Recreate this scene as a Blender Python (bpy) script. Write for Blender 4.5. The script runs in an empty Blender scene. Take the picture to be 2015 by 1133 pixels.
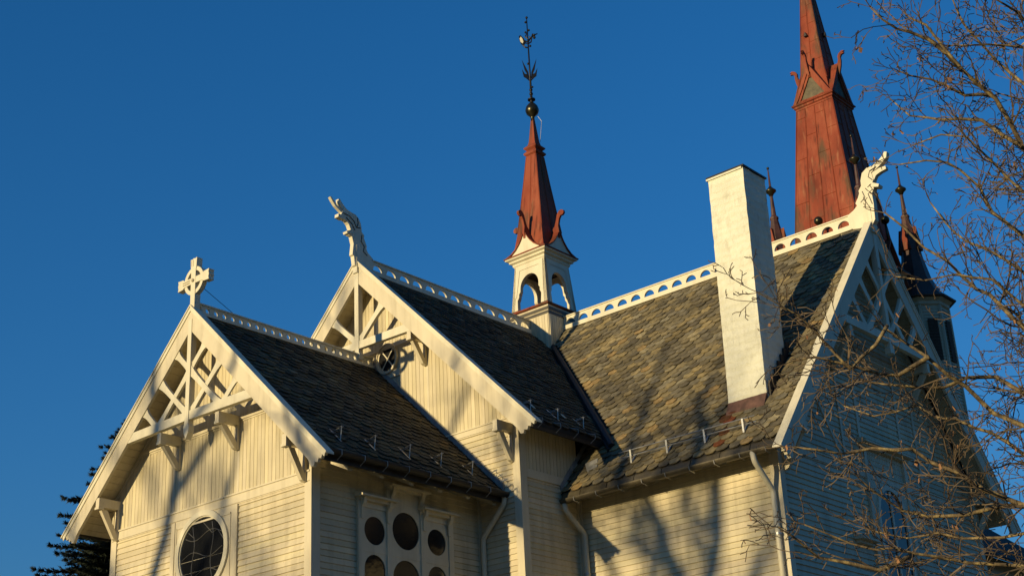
import bpy, bmesh, math, random
from mathutils import Vector, Matrix
sc = bpy.context.scene
COL = sc.collection
R = math.radians
H0 = 8.45                      # height of the transept eaves above the ground; building coordinates are relative to it

# ------------------------------------------------------------------ camera, sky, sun, exposure
cam_d = bpy.data.cameras.new('camera'); cam = bpy.data.objects.new('camera', cam_d); COL.objects.link(cam)
cam.location = (-25.875, -20.612, -6.836 + H0)
cam.rotation_euler = Matrix(((0.6553, -0.2633, -0.7080), (-0.7539, -0.2868, -0.5911), (-0.0474, 0.9211, -0.3864))).to_euler()
cam_d.sensor_width = 36; cam_d.lens = 51.95; cam_d.shift_x = .0005; cam_d.shift_y = .0008
cam_d.clip_end = 3000; sc.camera = cam

SUN_EL = 8.0; LD = Vector((.98, -.149, -.139)).normalized()      # direction the light travels
w = bpy.data.worlds.new('World'); sc.world = w; w.use_nodes = True
nt = w.node_tree; bg = nt.nodes['Background']
sky = nt.nodes.new('ShaderNodeTexSky'); sky.sky_type = 'NISHITA'; sky.sun_disc = False
sky.sun_elevation = R(SUN_EL); sky.sun_rotation = math.atan2(-LD.x, -LD.y)
sky.air_density = 1.0; sky.dust_density = 0.0; sky.ozone_density = 4.0; sky.altitude = 200
hs = nt.nodes.new('ShaderNodeHueSaturation'); hs.inputs['Saturation'].default_value = 1.16; hs.inputs['Hue'].default_value = .504; hs.inputs['Value'].default_value = 1.2
# soften the very bright reddish glow round the low sun: c / (1 + k * red)
sp = nt.nodes.new('ShaderNodeSeparateColor'); ma = nt.nodes.new('ShaderNodeMath'); ma.operation = 'MULTIPLY_ADD'; ma.inputs[1].default_value = 1.0; ma.inputs[2].default_value = 1.0
vd = nt.nodes.new('ShaderNodeVectorMath'); vd.operation = 'DIVIDE'
nt.links.new(sky.outputs[0], hs.inputs['Color']); nt.links.new(hs.outputs[0], sp.inputs[0]); nt.links.new(sp.outputs[0], ma.inputs[0]); nt.links.new(hs.outputs[0], vd.inputs[0]); nt.links.new(ma.outputs[0], vd.inputs[1])
nt.links.new(vd.outputs[0], bg.inputs[0]); bg.inputs[1].default_value = .15
sl = bpy.data.lights.new('sun', 'SUN'); so = bpy.data.objects.new('sun', sl); COL.objects.link(so)
sl.energy = 5.0; sl.angle = R(.53); sl.color = (1, .79, .44)
so.rotation_euler = LD.to_track_quat('-Z', 'Y').to_euler(); so.location = (-60, 8, 40)
vs = sc.view_settings; vs.view_transform = 'Standard'; vs.look = 'None'; vs.exposure = 0; vs.gamma = 1; vs.use_curve_mapping = False

# ------------------------------------------------------------------ materials
def nmat(name):
    m = bpy.data.materials.new(name); m.use_nodes = True
    t = m.node_tree; return m, t, t.nodes['Principled BSDF']
def N(t, kind, **kw):
    n = t.nodes.new(kind)
    for k, v in kw.items():
        if k in n.inputs: n.inputs[k].default_value = v
        else: setattr(n, k, v)
    return n
def noise(t, scale, stretch=(1, 1, 1), detail=6, rough=.6):
    tc = N(t, 'ShaderNodeTexCoord'); mp = N(t, 'ShaderNodeMapping'); mp.inputs['Scale'].default_value = stretch
    n = N(t, 'ShaderNodeTexNoise', Scale=scale, Detail=detail, Roughness=rough)
    t.links.new(tc.outputs['Object'], mp.inputs[0]); t.links.new(mp.outputs[0], n.inputs['Vector']); return n.outputs['Fac']
def ramp(t, fac, stops):
    r = N(t, 'ShaderNodeValToRGB'); e = r.color_ramp.elements
    e[0].position, e[0].color = stops[0][0], (*stops[0][1], 1); e[1].position, e[1].color = stops[-1][0], (*stops[-1][1], 1)
    for p, c in stops[1:-1]:
        q = e.new(p); q.color = (*c, 1)
    t.links.new(fac, r.inputs[0]); return r.outputs[0]
def mix(t, a, b, fac, mode='MIX'):
    m = N(t, 'ShaderNodeMix', data_type='RGBA', blend_type=mode)
    for s, v in ((m.inputs[0], fac), (m.inputs[6], a), (m.inputs[7], b)):
        if hasattr(v, 'links'): t.links.new(v, s)
        else: s.default_value = v if isinstance(v, (int, float)) else (*v, 1)
    return m.outputs[2]
def bump(t, b, fac, strength, dist=.01):
    bp = N(t, 'ShaderNodeBump', Strength=strength, Distance=dist); t.links.new(fac, bp.inputs['Height']); t.links.new(bp.outputs[0], b.inputs['Normal'])
def painted(name, c, dirt=.55, rough=.55, boards=False):
    m, t, b = nmat(name)
    big = noise(t, 1.3); streak = noise(t, 5, (1, 1, .12)); fine = noise(t, 40)
    c1 = ramp(t, big, [(.3, tuple(x * .84 for x in c)), (.65, c)])
    c2 = mix(t, c1, tuple(x * dirt * y for x, y in zip(c, (1, .97, .9))), ramp(t, streak, [(.48, (0, 0, 0)), (.74, (.65, .65, .65))]))
    if not boards: c2 = mix(t, c2, tuple(x * .5 for x in c), ramp(t, noise(t, 13, (1, 1, 1), 8, .7), [(.63, (0, 0, 0)), (.74, (.55, .55, .55))]))
    if boards:
        at = N(t, 'ShaderNodeAttribute', attribute_name='tone'); c2 = mix(t, c2, at.outputs['Color'], 1.0, 'MULTIPLY')
        c2 = mix(t, c2, tuple(x * .45 for x in c), ramp(t, noise(t, 16, (1, 1, 1), 8, .7), [(.62, (0, 0, 0)), (.74, (.6, .6, .6))]))
    t.links.new(c2, b.inputs['Base Color']); b.inputs['Roughness'].default_value = rough
    bump(t, b, fine, .25, .004); return m
def simple(name, c, rough=.6, metal=0, var=.35, scale=6, stretch=(1, 1, 1), bmp=.2):
    m, t, b = nmat(name); f = noise(t, scale, stretch)
    t.links.new(ramp(t, f, [(.3, tuple(x * (1 - var) for x in c)), (.7, tuple(min(1, x * (1 + var)) for x in c))]), b.inputs['Base Color'])
    b.inputs['Roughness'].default_value = rough; b.inputs['Metallic'].default_value = metal
    if bmp: bump(t, b, noise(t, scale * 6, stretch), bmp, .006)
    return m
M = {}
M['paint'] = painted('cream_paint', (.56, .49, .33))
M['boards'] = painted('cream_board_paint', (.65, .57, .38), .5, boards=True)
M['trim'] = painted('cream_trim_paint', (.66, .59, .42), .62)
M['white'] = painted('pale_trim_paint', (.72, .67, .50), .7)
M['soffit'] = painted('soffit_paint', (.52, .45, .30))
M['gutter'] = simple('weathered_gutter_metal', (.09, .075, .045), .5, .3, .5, 3)
M['verdigris'] = simple('patinated_copper', (.075, .06, .03), .55, .2, .5, 5)
M['black'] = simple('dark_iron', (.012, .012, .012), .45, .5)
M['bronze'] = simple('bronze_ball', (.055, .05, .028), .32, .8)
M['void'] = simple('dark_opening', (.004, .004, .004), .95, 0, .2)
M['steel'] = simple('galvanised_steel', (.42, .42, .40), .4, .6)
M['lead'] = simple('lead_came', (.17, .165, .15), .5, .3)
M['dark_wood'] = simple('dark_board', (.05, .04, .03), .8)
M['flash'] = simple('grey_flashing', (.28, .28, .27), .5, .2)
M['brick'] = simple('rusty_flashing', (.12, .062, .045), .8, 0, .4, 9)
M['underlay'] = simple('roof_underlay', (.022, .02, .017), .9)
M['valley'] = simple('valley_metal', (.022, .021, .02), .55, .3)
def m_slate():
    m, t, b = nmat('slate'); at = N(t, 'ShaderNodeAttribute', attribute_name='tone')
    f = noise(t, 9, detail=8); g = noise(t, 1.1, detail=4)
    c = mix(t, at.outputs['Color'], ramp(t, f, [(.3, (.5, .5, .5)), (.7, (1.3, 1.3, 1.25))]), 1.0, 'MULTIPLY')
    c = mix(t, c, ramp(t, g, [(.3, (.72, .72, .74)), (.68, (1.2, 1.17, 1.1))]), 1.0, 'MULTIPLY')
    t.links.new(c, b.inputs['Base Color']); b.inputs['Roughness'].default_value = .8; b.inputs['Specular IOR Level'].default_value = .15
    bump(t, b, noise(t, 30), .5, .012); return m
M['slate'] = m_slate()
def m_copper():
    m, t, b = nmat('red_copper_sheet')
    f = noise(t, .9, (1, 1, .5)); s = noise(t, 6, (1, 1, .14), 8); k = noise(t, 2.2, (1, 1, .3))
    c = ramp(t, f, [(.28, (.12, .026, .014)), (.5, (.23, .052, .027)), (.75, (.34, .105, .055))])
    c = mix(t, c, (.085, .06, .035), ramp(t, k, [(.50, (0, 0, 0)), (.66, (.85, .85, .85))]))
    d_ = noise(t, 9, (1, 1, .08), 6)
    c = mix(t, c, (.03, .014, .01), ramp(t, d_, [(.55, (0, 0, 0)), (.72, (.8, .8, .8))]))
    c = mix(t, c, (.36, .17, .09), ramp(t, s, [(.58, (0, 0, 0)), (.75, (.7, .7, .7))]))
    t.links.new(c, b.inputs['Base Color']); b.inputs['Roughness'].default_value = .55; b.inputs['Specular IOR Level'].default_value = .12
    bump(t, b, noise(t, 3), .35, .03); return m
M['copper'] = m_copper()
M['brown_copper'] = simple('browned_copper', (.06, .026, .018), .55, 0, .6, 3)
def m_plaster():
    m, t, b = nmat('rough_limewash')
    f = noise(t, 2.2); s = noise(t, 11, (1, 1, .35)); d = noise(t, 24)
    c = ramp(t, f, [(.3, (.68, .67, .53)), (.65, (.80, .79, .64))])
    c = mix(t, c, (.42, .40, .31), ramp(t, s, [(.55, (0, 0, 0)), (.76, (.6, .6, .6))]))
    c = mix(t, c, (.50, .46, .34), ramp(t, noise(t, 4, (1, 1, .1), 8), [(.55, (0, 0, 0)), (.75, (.5, .5, .5))]))
    t.links.new(c, b.inputs['Base Color']); b.inputs['Roughness'].default_value = .9; wv = N(t, 'ShaderNodeTexWave', Scale=2.1, Distortion=2.5, Detail=4.0); wv.bands_direction = 'Z'; tc = N(t, 'ShaderNodeTexCoord'); t.links.new(tc.outputs['Object'], wv.inputs['Vector'])
    ad = N(t, 'ShaderNodeMath'); ad.operation = 'MULTIPLY_ADD'; ad.inputs[1].default_value = .35; t.links.new(wv.outputs['Fac'], ad.inputs[0]); t.links.new(d, ad.inputs[2])
    bump(t, b, ad.outputs[0], .9, .035); return m
M['plaster'] = m_plaster()
def m_glass(name, c=(.012, .013, .015), rough=.04):
    m, t, b = nmat(name); b.inputs['Base Color'].default_value = (*c, 1); b.inputs['Roughness'].default_value = rough
    b.inputs['Specular IOR Level'].default_value = .45; bump(t, b, noise(t, 3.5), .25, .02); return m
M['glass'] = m_glass('dark_window_glass')
def m_bark():
    m, t, b = nmat('lichen_bark'); f = noise(t, 14); g = noise(t, 60)
    c = ramp(t, f, [(.35, (.05, .036, .02)), (.52, (.15, .11, .055)), (.7, (.38, .29, .12))])
    t.links.new(c, b.inputs['Base Color']); b.inputs['Roughness'].default_value = .85; bump(t, b, g, .6, .01); return m
M['bark'] = m_bark()
M['twig'] = simple('twig_bark', (.085, .06, .034), .8, 0, .8, 3)
M['leaf'] = simple('dry_leaf', (.24, .12, .05), .7, 0, .5, 20)
def m_fir():
    m, t, b = nmat('fir_needles'); f = noise(t, 2.5)
    t.links.new(ramp(t, f, [(.3, (.010, .017, .011)), (.7, (.028, .040, .022))]), b.inputs['Base Color']); b.inputs['Roughness'].default_value = .8; return m
M['fir'] = m_fir()
M['sky_blocker_forest'] = simple('blocker_forest', (.03, .034, .02), .9, 0, .6, .05)
M['grass'] = simple('winter_grass', (.13, .115, .06), .9, 0, .5, .8)

# ------------------------------------------------------------------ mesh helpers
class MB:
    def __init__(s): s.v = []; s.f = []; s.c = []
    def poly(s, pts, col=None):
        i = len(s.v); s.v += [tuple(p) for p in pts]; s.f.append(tuple(range(i, i + len(pts)))); s.c.append(col)
    def prism(s, pts, ext, col=None):
        n = len(pts); i = len(s.v); e = Vector(ext); a = [Vector(p) for p in pts]
        s.v += [tuple(p) for p in a] + [tuple(p + e) for p in a]
        s.f.append(tuple(range(i, i + n))); s.f.append(tuple(range(i + 2 * n - 1, i + n - 1, -1)))
        for k in range(n): s.f.append((i + k, i + (k + 1) % n, i + n + (k + 1) % n, i + n + k))
        s.c += [col] * (n + 2)
    def box(s, x0, x1, y0, y1, z0, z1): s.prism([(x0, y0, z0), (x1, y0, z0), (x1, y1, z0), (x0, y1, z0)], (0, 0, z1 - z0))
    def beam(s, p, q, wd, ht, up=(0, 0, 1), shift=0):
        p = Vector(p); q = Vector(q); d = (q - p).normalized(); a = d.cross(Vector(up)).normalized(); u = a.cross(d).normalized()
        c = [p + a * (sx * wd / 2) + u * (sy * ht / 2 + shift) for sx, sy in ((-1, -1), (1, -1), (1, 1), (-1, 1))]
        s.prism(c, q - p)
    def tube(s, pts, rad, n=6, cap=True):
        pts = [Vector(p) for p in pts]
        if not hasattr(rad, '__len__'): rad = [rad] * len(pts)
        base = len(s.v); ref = None
        for k, p in enumerate(pts):
            d = (pts[min(k + 1, len(pts) - 1)] - pts[max(k - 1, 0)])
            if d.length < 1e-9: d = Vector((0, 0, 1))
            d.normalize()
            if ref is None:
                ref = d.cross(Vector((0, 0, 1)) if abs(d.z) < .9 else Vector((1, 0, 0))).normalized()
            ref = (ref - d * ref.dot(d))
            if ref.length < 1e-6: ref = d.orthogonal()
            ref.normalize(); b = d.cross(ref)
            for j in range(n):
                a = 2 * math.pi * j / n; s.v.append(tuple(p + (ref * math.cos(a) + b * math.sin(a)) * rad[k]))
        for k in range(len(pts) - 1):
            for j in range(n):
                a = base + k * n + j; b2 = base + k * n + (j + 1) % n
                s.f.append((a, b2, b2 + n, a + n)); s.c.append(None)
        if cap:
            s.f.append(tuple(base + j for j in range(n - 1, -1, -1))); s.f.append(tuple(base + (len(pts) - 1) * n + j for j in range(n))); s.c += [None, None]
    def loft(s, rings, cap=True):
        base = len(s.v); n = len(rings[0])
        for r in rings: s.v += [tuple(p) for p in r]
        for k in range(len(rings) - 1):
            for j in range(n):
                a = base + k * n + j; b = base + k * n + (j + 1) % n; s.f.append((a, b, b + n, a + n)); s.c.append(None)
        if cap:
            s.f.append(tuple(base + j for j in range(n - 1, -1, -1))); s.f.append(tuple(base + (len(rings) - 1) * n + j for j in range(n))); s.c += [None, None]
    def lathe(s, cx, cy, prof, n=16, rot=0):
        s.loft([[(cx + r * math.cos(2 * math.pi * j / n + rot), cy + r * math.sin(2 * math.pi * j / n + rot), z) for j in range(n)] for r, z in prof])
    def square(s, cx, cy, prof):
        s.loft([[(cx - h, cy - h, z), (cx + h, cy - h, z), (cx + h, cy + h, z), (cx - h, cy + h, z)] for h, z in prof])
    def ball(s, c, r, n=12, sz=1): s.lathe(c[0], c[1], [(max(.001, r * math.sin(math.pi * k / 8)), c[2] - r * sz * math.cos(math.pi * k / 8)) for k in range(9)], n)
    def build(s, name, m, parent=None, smooth=False, z=H0, recalc=True, label=None):
        me = bpy.data.meshes.new(name); me.from_pydata([(x, y, zz + z) for x, y, zz in s.v], [], s.f)
        if any(c is not None for c in s.c):
            at = me.color_attributes.new('tone', 'FLOAT_COLOR', 'CORNER'); vals = []
            for f, c in zip(s.f, s.c): vals += list((*(c or (.1, .1, .1)), 1)) * len(f)
            at.data.foreach_set('color', vals)
        if recalc:
            bm = bmesh.new(); bm.from_mesh(me); bmesh.ops.recalc_face_normals(bm, faces=bm.faces); bm.to_mesh(me); bm.free()
        if smooth: me.polygons.foreach_set('use_smooth', [True] * len(me.polygons))
        me.materials.append(M[m] if isinstance(m, str) else m)
        o = bpy.data.objects.new(name, me); COL.objects.link(o)
        if parent: o.parent = parent
        if label: o['label'] = label
        return o
def thing(name, label, cat, loc=(0, 0, 0), group=None):
    o = bpy.data.objects.new(name, None); COL.objects.link(o); o.location = loc; o['label'] = label; o['category'] = cat
    if group: o['group'] = group
    return o

class PL:            # a wall plane: (t along the wall, z up, o outwards)
    def __init__(s, kind, pos): s.k = kind; s.p = pos
    def __call__(s, t, z, o=0):
        return {'-x': (s.p - o, t, z), '+x': (s.p + o, t, z), '-y': (t, s.p - o, z), '+y': (t, s.p + o, z)}[s.k]
    def n(s): return Vector({'-x': (-1, 0, 0), '+x': (1, 0, 0), '-y': (0, -1, 0), '+y': (0, 1, 0)}[s.k])
    def box(s, mb, t0, t1, z0, z1, o0, o1): mb.prism([s(t0, z0, o0), s(t1, z0, o0), s(t1, z1, o0), s(t0, z1, o0)], s.n() * (o1 - o0))
    def slab(s, mb, pts, o0, o1): mb.prism([s(t, z, o0) for t, z in pts], s.n() * (o1 - o0))
rb = random.Random(11)
def boards_h(mb, pl, z0, z1, span, e=.105, lip=.022):
    z = z0
    while z < z1 - .01:
        zt = min(z + e, z1); a, b = span(z); a2, b2 = span(zt)
        if b > a:
            if b2 <= a2: a2 = b2 = (a2 + b2) / 2
            u = 0.0; Lb = b - a
            while u < 1:
                w_ = rb.uniform(2.2, 4.6) / max(Lb, .1); v = min(1, u + w_); v = 1 if 1 - v < .12 else v
                l = lip + rb.uniform(-.003, .004); g = rb.uniform(.86, 1.06); tn = (g, g * rb.uniform(.985, 1.01), g * rb.uniform(.95, 1.02))
                p, q, p2, q2 = a + Lb * u, a + Lb * v - (.004 if v < 1 else 0), a2 + (b2 - a2) * u, a2 + (b2 - a2) * v - (.004 if v < 1 else 0)
                mb.poly([pl(p, z, 0), pl(q, z, 0), pl(q, z + .006, l), pl(p, z + .006, l)], tn)
                mb.poly([pl(p, z + .006, l), pl(q, z + .006, l), pl(q2, zt, .003), pl(p2, zt, .003)], tn); u = v
        z += e
def boards_v(mb, pl, t0, t1, zlo, zhi, wd=.1, g=.012):
    n = max(1, round((t1 - t0) / wd)); wd = (t1 - t0) / n
    for k in range(n):
        a = t0 + k * wd; b = a + wd; o = .014 + rb.uniform(-.002, .002)
        q = [a, a + g * .5, b - g * .5, b]; off = [0, o, o, 0]; gg = rb.uniform(.87, 1.06); tn = (gg, gg, gg * rb.uniform(.95, 1.02))
        for i in range(3):
            l0, l1, h0, h1 = zlo(q[i]), zlo(q[i + 1]), zhi(q[i]), zhi(q[i + 1])
            if h0 > l0 and h1 > l1: mb.poly([pl(q[i], l0, off[i]), pl(q[i + 1], l1, off[i + 1]), pl(q[i + 1], h1, off[i + 1]), pl(q[i], h0, off[i])], tn)

church = thing('church', 'cream timber church with slate roofs, carved gables, copper spires and a whitewashed chimney', 'church')

# ------------------------------------------------------------------ measured dimensions
xA, xAw, wA, hA, pA, tA, tAr = -10.418, -9.888, 2.747, 3.533, .985, 3.661, 3.378
xB, xBw, wB, hB, pB, tB, tBr, hBr = -6.23, -5.711, 3.754, 5.832, 1.0037, 4.6, 4.23, 5.67
yC, yCw, wC, hC, pC, tC, tCr = -8.712, -8.143, 4.012, 5.734, 1.188, 4.827, 4.538
XT, YO = 14.75, 8.7            # nave end (tower face), end of the far transept
GZ = -H0

# ------------------------------------------------------------------ roofs
rs = random.Random(5)
PAL = [(.155, .138, .098), (.20, .172, .112), (.125, .116, .094), (.25, .212, .13), (.165, .155, .13), (.10, .092, .078), (.27, .222, .125), (.33, .235, .115), (.21, .20, .165), (.30, .27, .19)]
WTS = [5, 5, 4, 3.2, 4, 3.5, 2, 1.1, 2, 1.2]
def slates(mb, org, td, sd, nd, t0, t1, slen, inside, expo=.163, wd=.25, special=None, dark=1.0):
    org, td, sd, nd = Vector(org), Vector(td), Vector(sd), Vector(nd)
    rows = int((slen + .03) / expo); r = rs
    for i in range(rows):
        sb = slen + .05 - i * expo; off = (i % 2) * wd / 2
        k0 = int((t1 - t0) / wd) + 2
        for k in range(-1, k0):
            tc = t0 + off + k * wd + r.uniform(-.012, .012); s0 = sb + r.uniform(-.014, .014) + (r.uniform(.03, .07) if r.random() < .02 else 0)
            if not inside(tc, s0 - expo * .6): continue
            hw = wd / 2 - r.uniform(.002, .008); top = s0 - expo * 1.75; sh = s0 - r.uniform(.075, .10); li = .030 + r.uniform(-.010, .014); skew = r.uniform(-.012, .012)
            ta, tb = max(tc - hw, t0), min(tc + hw, t1)
            if tb - ta < .04: continue
            pr = [(ta, top), (tb, top), (tb, sh)]
            for a in (.25, .5, .75):
                ang = math.pi * a; pr.append((min(max(tc + hw * .93 * math.cos(ang) + skew, ta), tb), sh + (s0 - sh) * math.sin(ang) ** .7))
            pr.append((ta, sh))
            def h(s): return .004 + li * (s - top) / (s0 - top)
            up = [org + td * t + sd * s + nd * h(s) for t, s in pr]
            c = r.choices(PAL, WTS)[0]; f = r.uniform(.82, 1.18)
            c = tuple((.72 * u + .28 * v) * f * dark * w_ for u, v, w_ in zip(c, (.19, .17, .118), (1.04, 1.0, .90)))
            if special: c = special(tc, s0, c, r)
            mb.poly(up, c)
            th = nd * .016
            for j in range(2, len(pr) - 1): mb.poly([up[j], up[j + 1], up[j + 1] - th, up[j] - th], c)
            mb.poly([up[1], up[2], up[2] - th, up[1] - th], c); mb.poly([up[-1], up[0], up[0] - th, up[-1] - th], c)

def slope_y(name, x0, x1, h, p, side, tr, poly=None, inside=None, soff_x0=None, dark=1.0):
    """roof slope whose ridge runs along x at y = 0; side = -1 towards the camera"""
    L = math.hypot(1, p); sd = Vector((0, side / L, -p / L)); nd = Vector((0, side * p / L, 1 / L)); slen = tr * L
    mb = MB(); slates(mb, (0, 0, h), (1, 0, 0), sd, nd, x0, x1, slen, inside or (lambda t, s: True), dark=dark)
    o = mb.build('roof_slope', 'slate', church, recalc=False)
    ub = MB(); q = poly or [(x0, 0), (x1, 0), (x1, tr), (x0, tr)]
    ub.prism([(x, side * y, h - p * y - .012) for x, y in q], (0, 0, -.10)); ub.build('roof_deck', 'underlay', o)
    return o
# choir roof (lower, left) and chancel roof (taller, behind it)
roofA = slope_y('A', xA + .09, xBw - .02, hA, pA, -1, tAr, dark=.5)  # lowered slate tone paints the shade of this slope into its colour
roofA2 = slope_y('A', xA + .09, xBw - .02, hA, pA, 1, tAr)
def valley_x(z): return -(hC - z) / pC
LB = math.hypot(1, pB)
def inB(t, s):
    y = s / LB; z = hBr - pB * y
    return t < valley_x(z) - .10 if z < hC else t < -.62
roofB = slope_y('B', xB + .09, 0, hBr, pB, -1, tBr, [(xB + .09, 0), (-.05, 0), (valley_x(hBr - pB * tBr), tBr), (xB + .09, tBr)], inB, dark=.5)  # same slates, tone lowered to carry the shade on this side
roofB2 = slope_y('B', xB + .09, 0, hBr, pB, 1, tBr, [(xB + .09, 0), (-.05, 0), (valley_x(hBr - pB * tBr), tBr), (xB + .09, tBr)], inB)
# transept roof: ridge along y
LC = math.hypot(1, pC)
def slope_x(side, y0, y1, poly, inside, special=None):
    sd = Vector((side / LC, 0, -pC / LC)); nd = Vector((side * pC / LC, 0, 1 / LC)); mb = MB()
    slates(mb, (0, 0, hC), (0, 1, 0), sd, nd, y0, y1, tCr * LC, inside, special=special)
    o = mb.build('roof_slope', 'slate', church, recalc=False)
    ub = MB(); ub.prism([(side * x, y, hC - pC * x - .012) for x, y in poly], (0, 0, -.10)); ub.build('roof_deck', 'underlay', o)
    return o
zv = hBr - pB * tBr
def inC(t, s):
    x = s / LC; z = hC - pC * x
    if -7.99 < t < -7.08 and -3.68 < -x < -2.85: return False
    lim = -(hBr - z) / pB - .10 if z > zv else -wB - .03
    return t < lim
def rust(t, s, c, r):
    x = -s / LC
    if -7.35 < t < -6.75 and x < -3.55:
        d = abs(t - (-7.12 - (x + 3.6) * -.33))
        if d < .17 and r.random() < .8: return (.17 * r.uniform(.7, 1.2), .062, .025)
    return c
polyC = [(0, yC + .09), (0, -.07), (-valley_x(zv), -tBr), (-valley_x(zv) + .02, -wB), (tCr, -wB), (tCr, yC + .09)]
roofC = slope_x(-1, yC + .09, -.05, polyC, inC, rust)
roofC2 = slope_x(1, yC + .09, -.05, polyC, inC)
def far(t, s): return True
mbx = MB()
for side in (-1, 1):      # far transept and nave beyond the crossing
    mbx.prism([(side * 0, .3, hC), (side * tCr, .3, hC - pC * tCr), (side * tCr, YO, hC - pC * tCr), (0, YO, hC)], (0, 0, -.1))
mbx.build('far_transept_roof', 'underlay', church)
mbx = MB()
for side in (-1, 1): mbx.prism([(.3, 0, hBr), (.3, side * tBr, hBr - pB * tBr), (XT, side * tBr, hBr - pB * tBr), (XT, 0, hBr)], (0, 0, -.1))
mbx.build('nave_roof', 'underlay', church)

# valley flashing and eave metal
mb = MB()
v0 = Vector((-.12, -.15, hC - .10)); v1 = Vector((valley_x(zv) - .02, -tBr - .04, zv + .03)); v2 = v1 + (v1 - v0).normalized() * .42
mb.tube([v0, v0.lerp(v1, .5), v1, v2], [.055, .07, .085, .075], 8)
mb.beam(v1 + Vector((0, 0, -.1)), v2 + Vector((0, 0, -.12)), .2, .16)
mb.build('valley_gutter', 'valley', roofC)
def eave_y(parent, x0, x1, h, p, tr, side=-1, gut=True):
    ze = h - p * tr; mb = MB(); y = side * tr
    mb.beam((x0, y - side * .02, ze - .10), (x1, y - side * .02, ze - .10), .03, .16)
    if gut:
        n = 10; pr = [(.085 * math.cos(math.pi * (1 + k / n)), .085 * math.sin(math.pi * (1 + k / n))) for k in range(n + 1)]
        for k in range(n): mb.poly([(x0, y + side * .08 + pr[k][0], ze - .02 + pr[k][1]), (x1, y + side * .08 + pr[k][0], ze - .02 + pr[k][1]), (x1, y + side * .08 + pr[k + 1][0], ze - .02 + pr[k + 1][1]), (x0, y + side * .08 + pr[k + 1][0], ze - .02 + pr[k + 1][1])])
    o = mb.build('gutter', 'valley', parent)
    x = x0 + .35
    while x < x1 - .1:
        hk = MB(); hk.tube([(x, y + side * .01, ze + .03), (x, y + side * .17, ze - .02), (x, y + side * .17, ze - .1), (x, y + side * .05, ze - .17)], .009, 4); hk.build('gutter_hook', 'flash', o); x += .52
    return o
gutA = eave_y(roofA, xA + .12, xBw - .06, hA, pA, tAr); eave_y(roofA2, xA + .12, xBw - .06, hA, pA, tAr, 1)
eave_y(roofB, xB + .12, valley_x(zv) - .1, hBr, pB, tBr, -1, False)
# transept eave: broad metal apron over a hanging gutter
zc = hC - pC * tCr
mb = MB(); y = yC + .12
while y < -wB - .06:
    y2 = min(y + .62, -wB - .05); j = rb.uniform(-.006, .006)
    mb.prism([(-tCr + .05, y + .008, zc + .02), (-tCr - .035 + j, y + .008, zc - .05), (-tCr - .085 + j, y + .008, zc - .16), (-tCr - .055 + j, y + .008, zc - .17), (-tCr + .05, y + .008, zc - .06)], (0, y2 - y - .016, 0)); y = y2
apron = mb.build('eave_apron', 'gutter', roofC)
mb = MB(); n = 10; pr = [(-tCr - .06 + .075 * math.cos(math.pi * (1 + k / n)), zc - .17 + .075 * math.sin(math.pi * (1 + k / n))) for k in range(n + 1)]
for k in range(n): mb.poly([(pr[k][0], yC + .15, pr[k][1]), (pr[k][0], -wB - .05, pr[k][1]), (pr[k + 1][0], -wB - .05, pr[k + 1][1]), (pr[k + 1][0], yC + .15, pr[k + 1][1])])
mb.box(-tCr + .02, -tCr + .06, yC + .3, -wB - .02, zc - .22, zc - .03)
gutC = mb.build('gutter', 'gutter', roofC)
y = yC + .4
while y < -wB - .2:
    hk = MB(); hk.tube([(-tCr - .01, y, zc - .13), (-tCr - .15, y, zc - .19), (-tCr - .13, y, zc - .25), (-tCr + .03, y, zc - .27)], .008, 4); hk.build('gutter_hook', 'steel', gutC); y += .52
# slate apron piece and loose flashing below the valley end
mb = MB(); mb.prism([(-4.28, -4.22, .68), (-4.10, -4.05, .90), (-4.02, -4.30, .97), (-4.22, -4.42, .74)], (-.02, 0, .02)); mb.build('valley_apron', 'flash', roofC)

# soffits (boarded) and verge caps
def soffit_y(parent, x0, x1, h, p, side, y0, y1):
    mb = MB(); n = int((y1 - y0) / .105)
    for k in range(n):
        a = y0 + (y1 - y0) * k / n; b = y0 + (y1 - y0) * (k + 1) / n - .008
        mb.prism([(x0, side * a, h - p * a - .15), (x0, side * b, h - p * b - .15), (x1, side * b, h - p * b - .15), (x1, side * a, h - p * a - .15)], (0, 0, -.02))
    return mb.build('soffit', 'soffit', parent)
soffit_y(roofA, xA + .1, xAw + .1, hA, pA, -1, .02, tAr); soffit_y(roofA2, xA + .1, xAw + .1, hA, pA, 1, .02, tAr)
soffit_y(roofA, xAw + .1, xBw, hA, pA, -1, wA - .1, tAr); soffit_y(roofA2, xAw + .1, xBw, hA, pA, 1, wA - .1, tAr)
soffit_y(roofB, xB + .1, xBw + .1, hBr, pB, -1, .02, tBr); soffit_y(roofB2, xB + .1, xBw + .1, hBr, pB, 1, .02, tBr)
soffit_y(roofB, xBw + .1, -4.0, hBr, pB, -1, wB - .1, tBr)
def soffit_x(parent, side, y0, y1, x0, x1):
    mb = MB(); n = int((x1 - x0) / .105)
    for k in range(n):
        a = x0 + (x1 - x0) * k / n; b = x0 + (x1 - x0) * (k + 1) / n - .008
        mb.prism([(side * a, y0, hC - pC * a - .16), (side * b, y0, hC - pC * b - .16), (side * b, y1, hC - pC * b - .16), (side * a, y1, hC - pC * a - .16)], (0, 0, -.02))
    return mb.build('soffit', 'soffit', parent)
for sd_, ro in ((-1, roofC), (1, roofC2)):
    soffit_x(ro, sd_, yC + .1, yCw - .1, .02, tCr); soffit_x(ro, sd_, yCw - .1, -wB, wC - .1, tCr)
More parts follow.
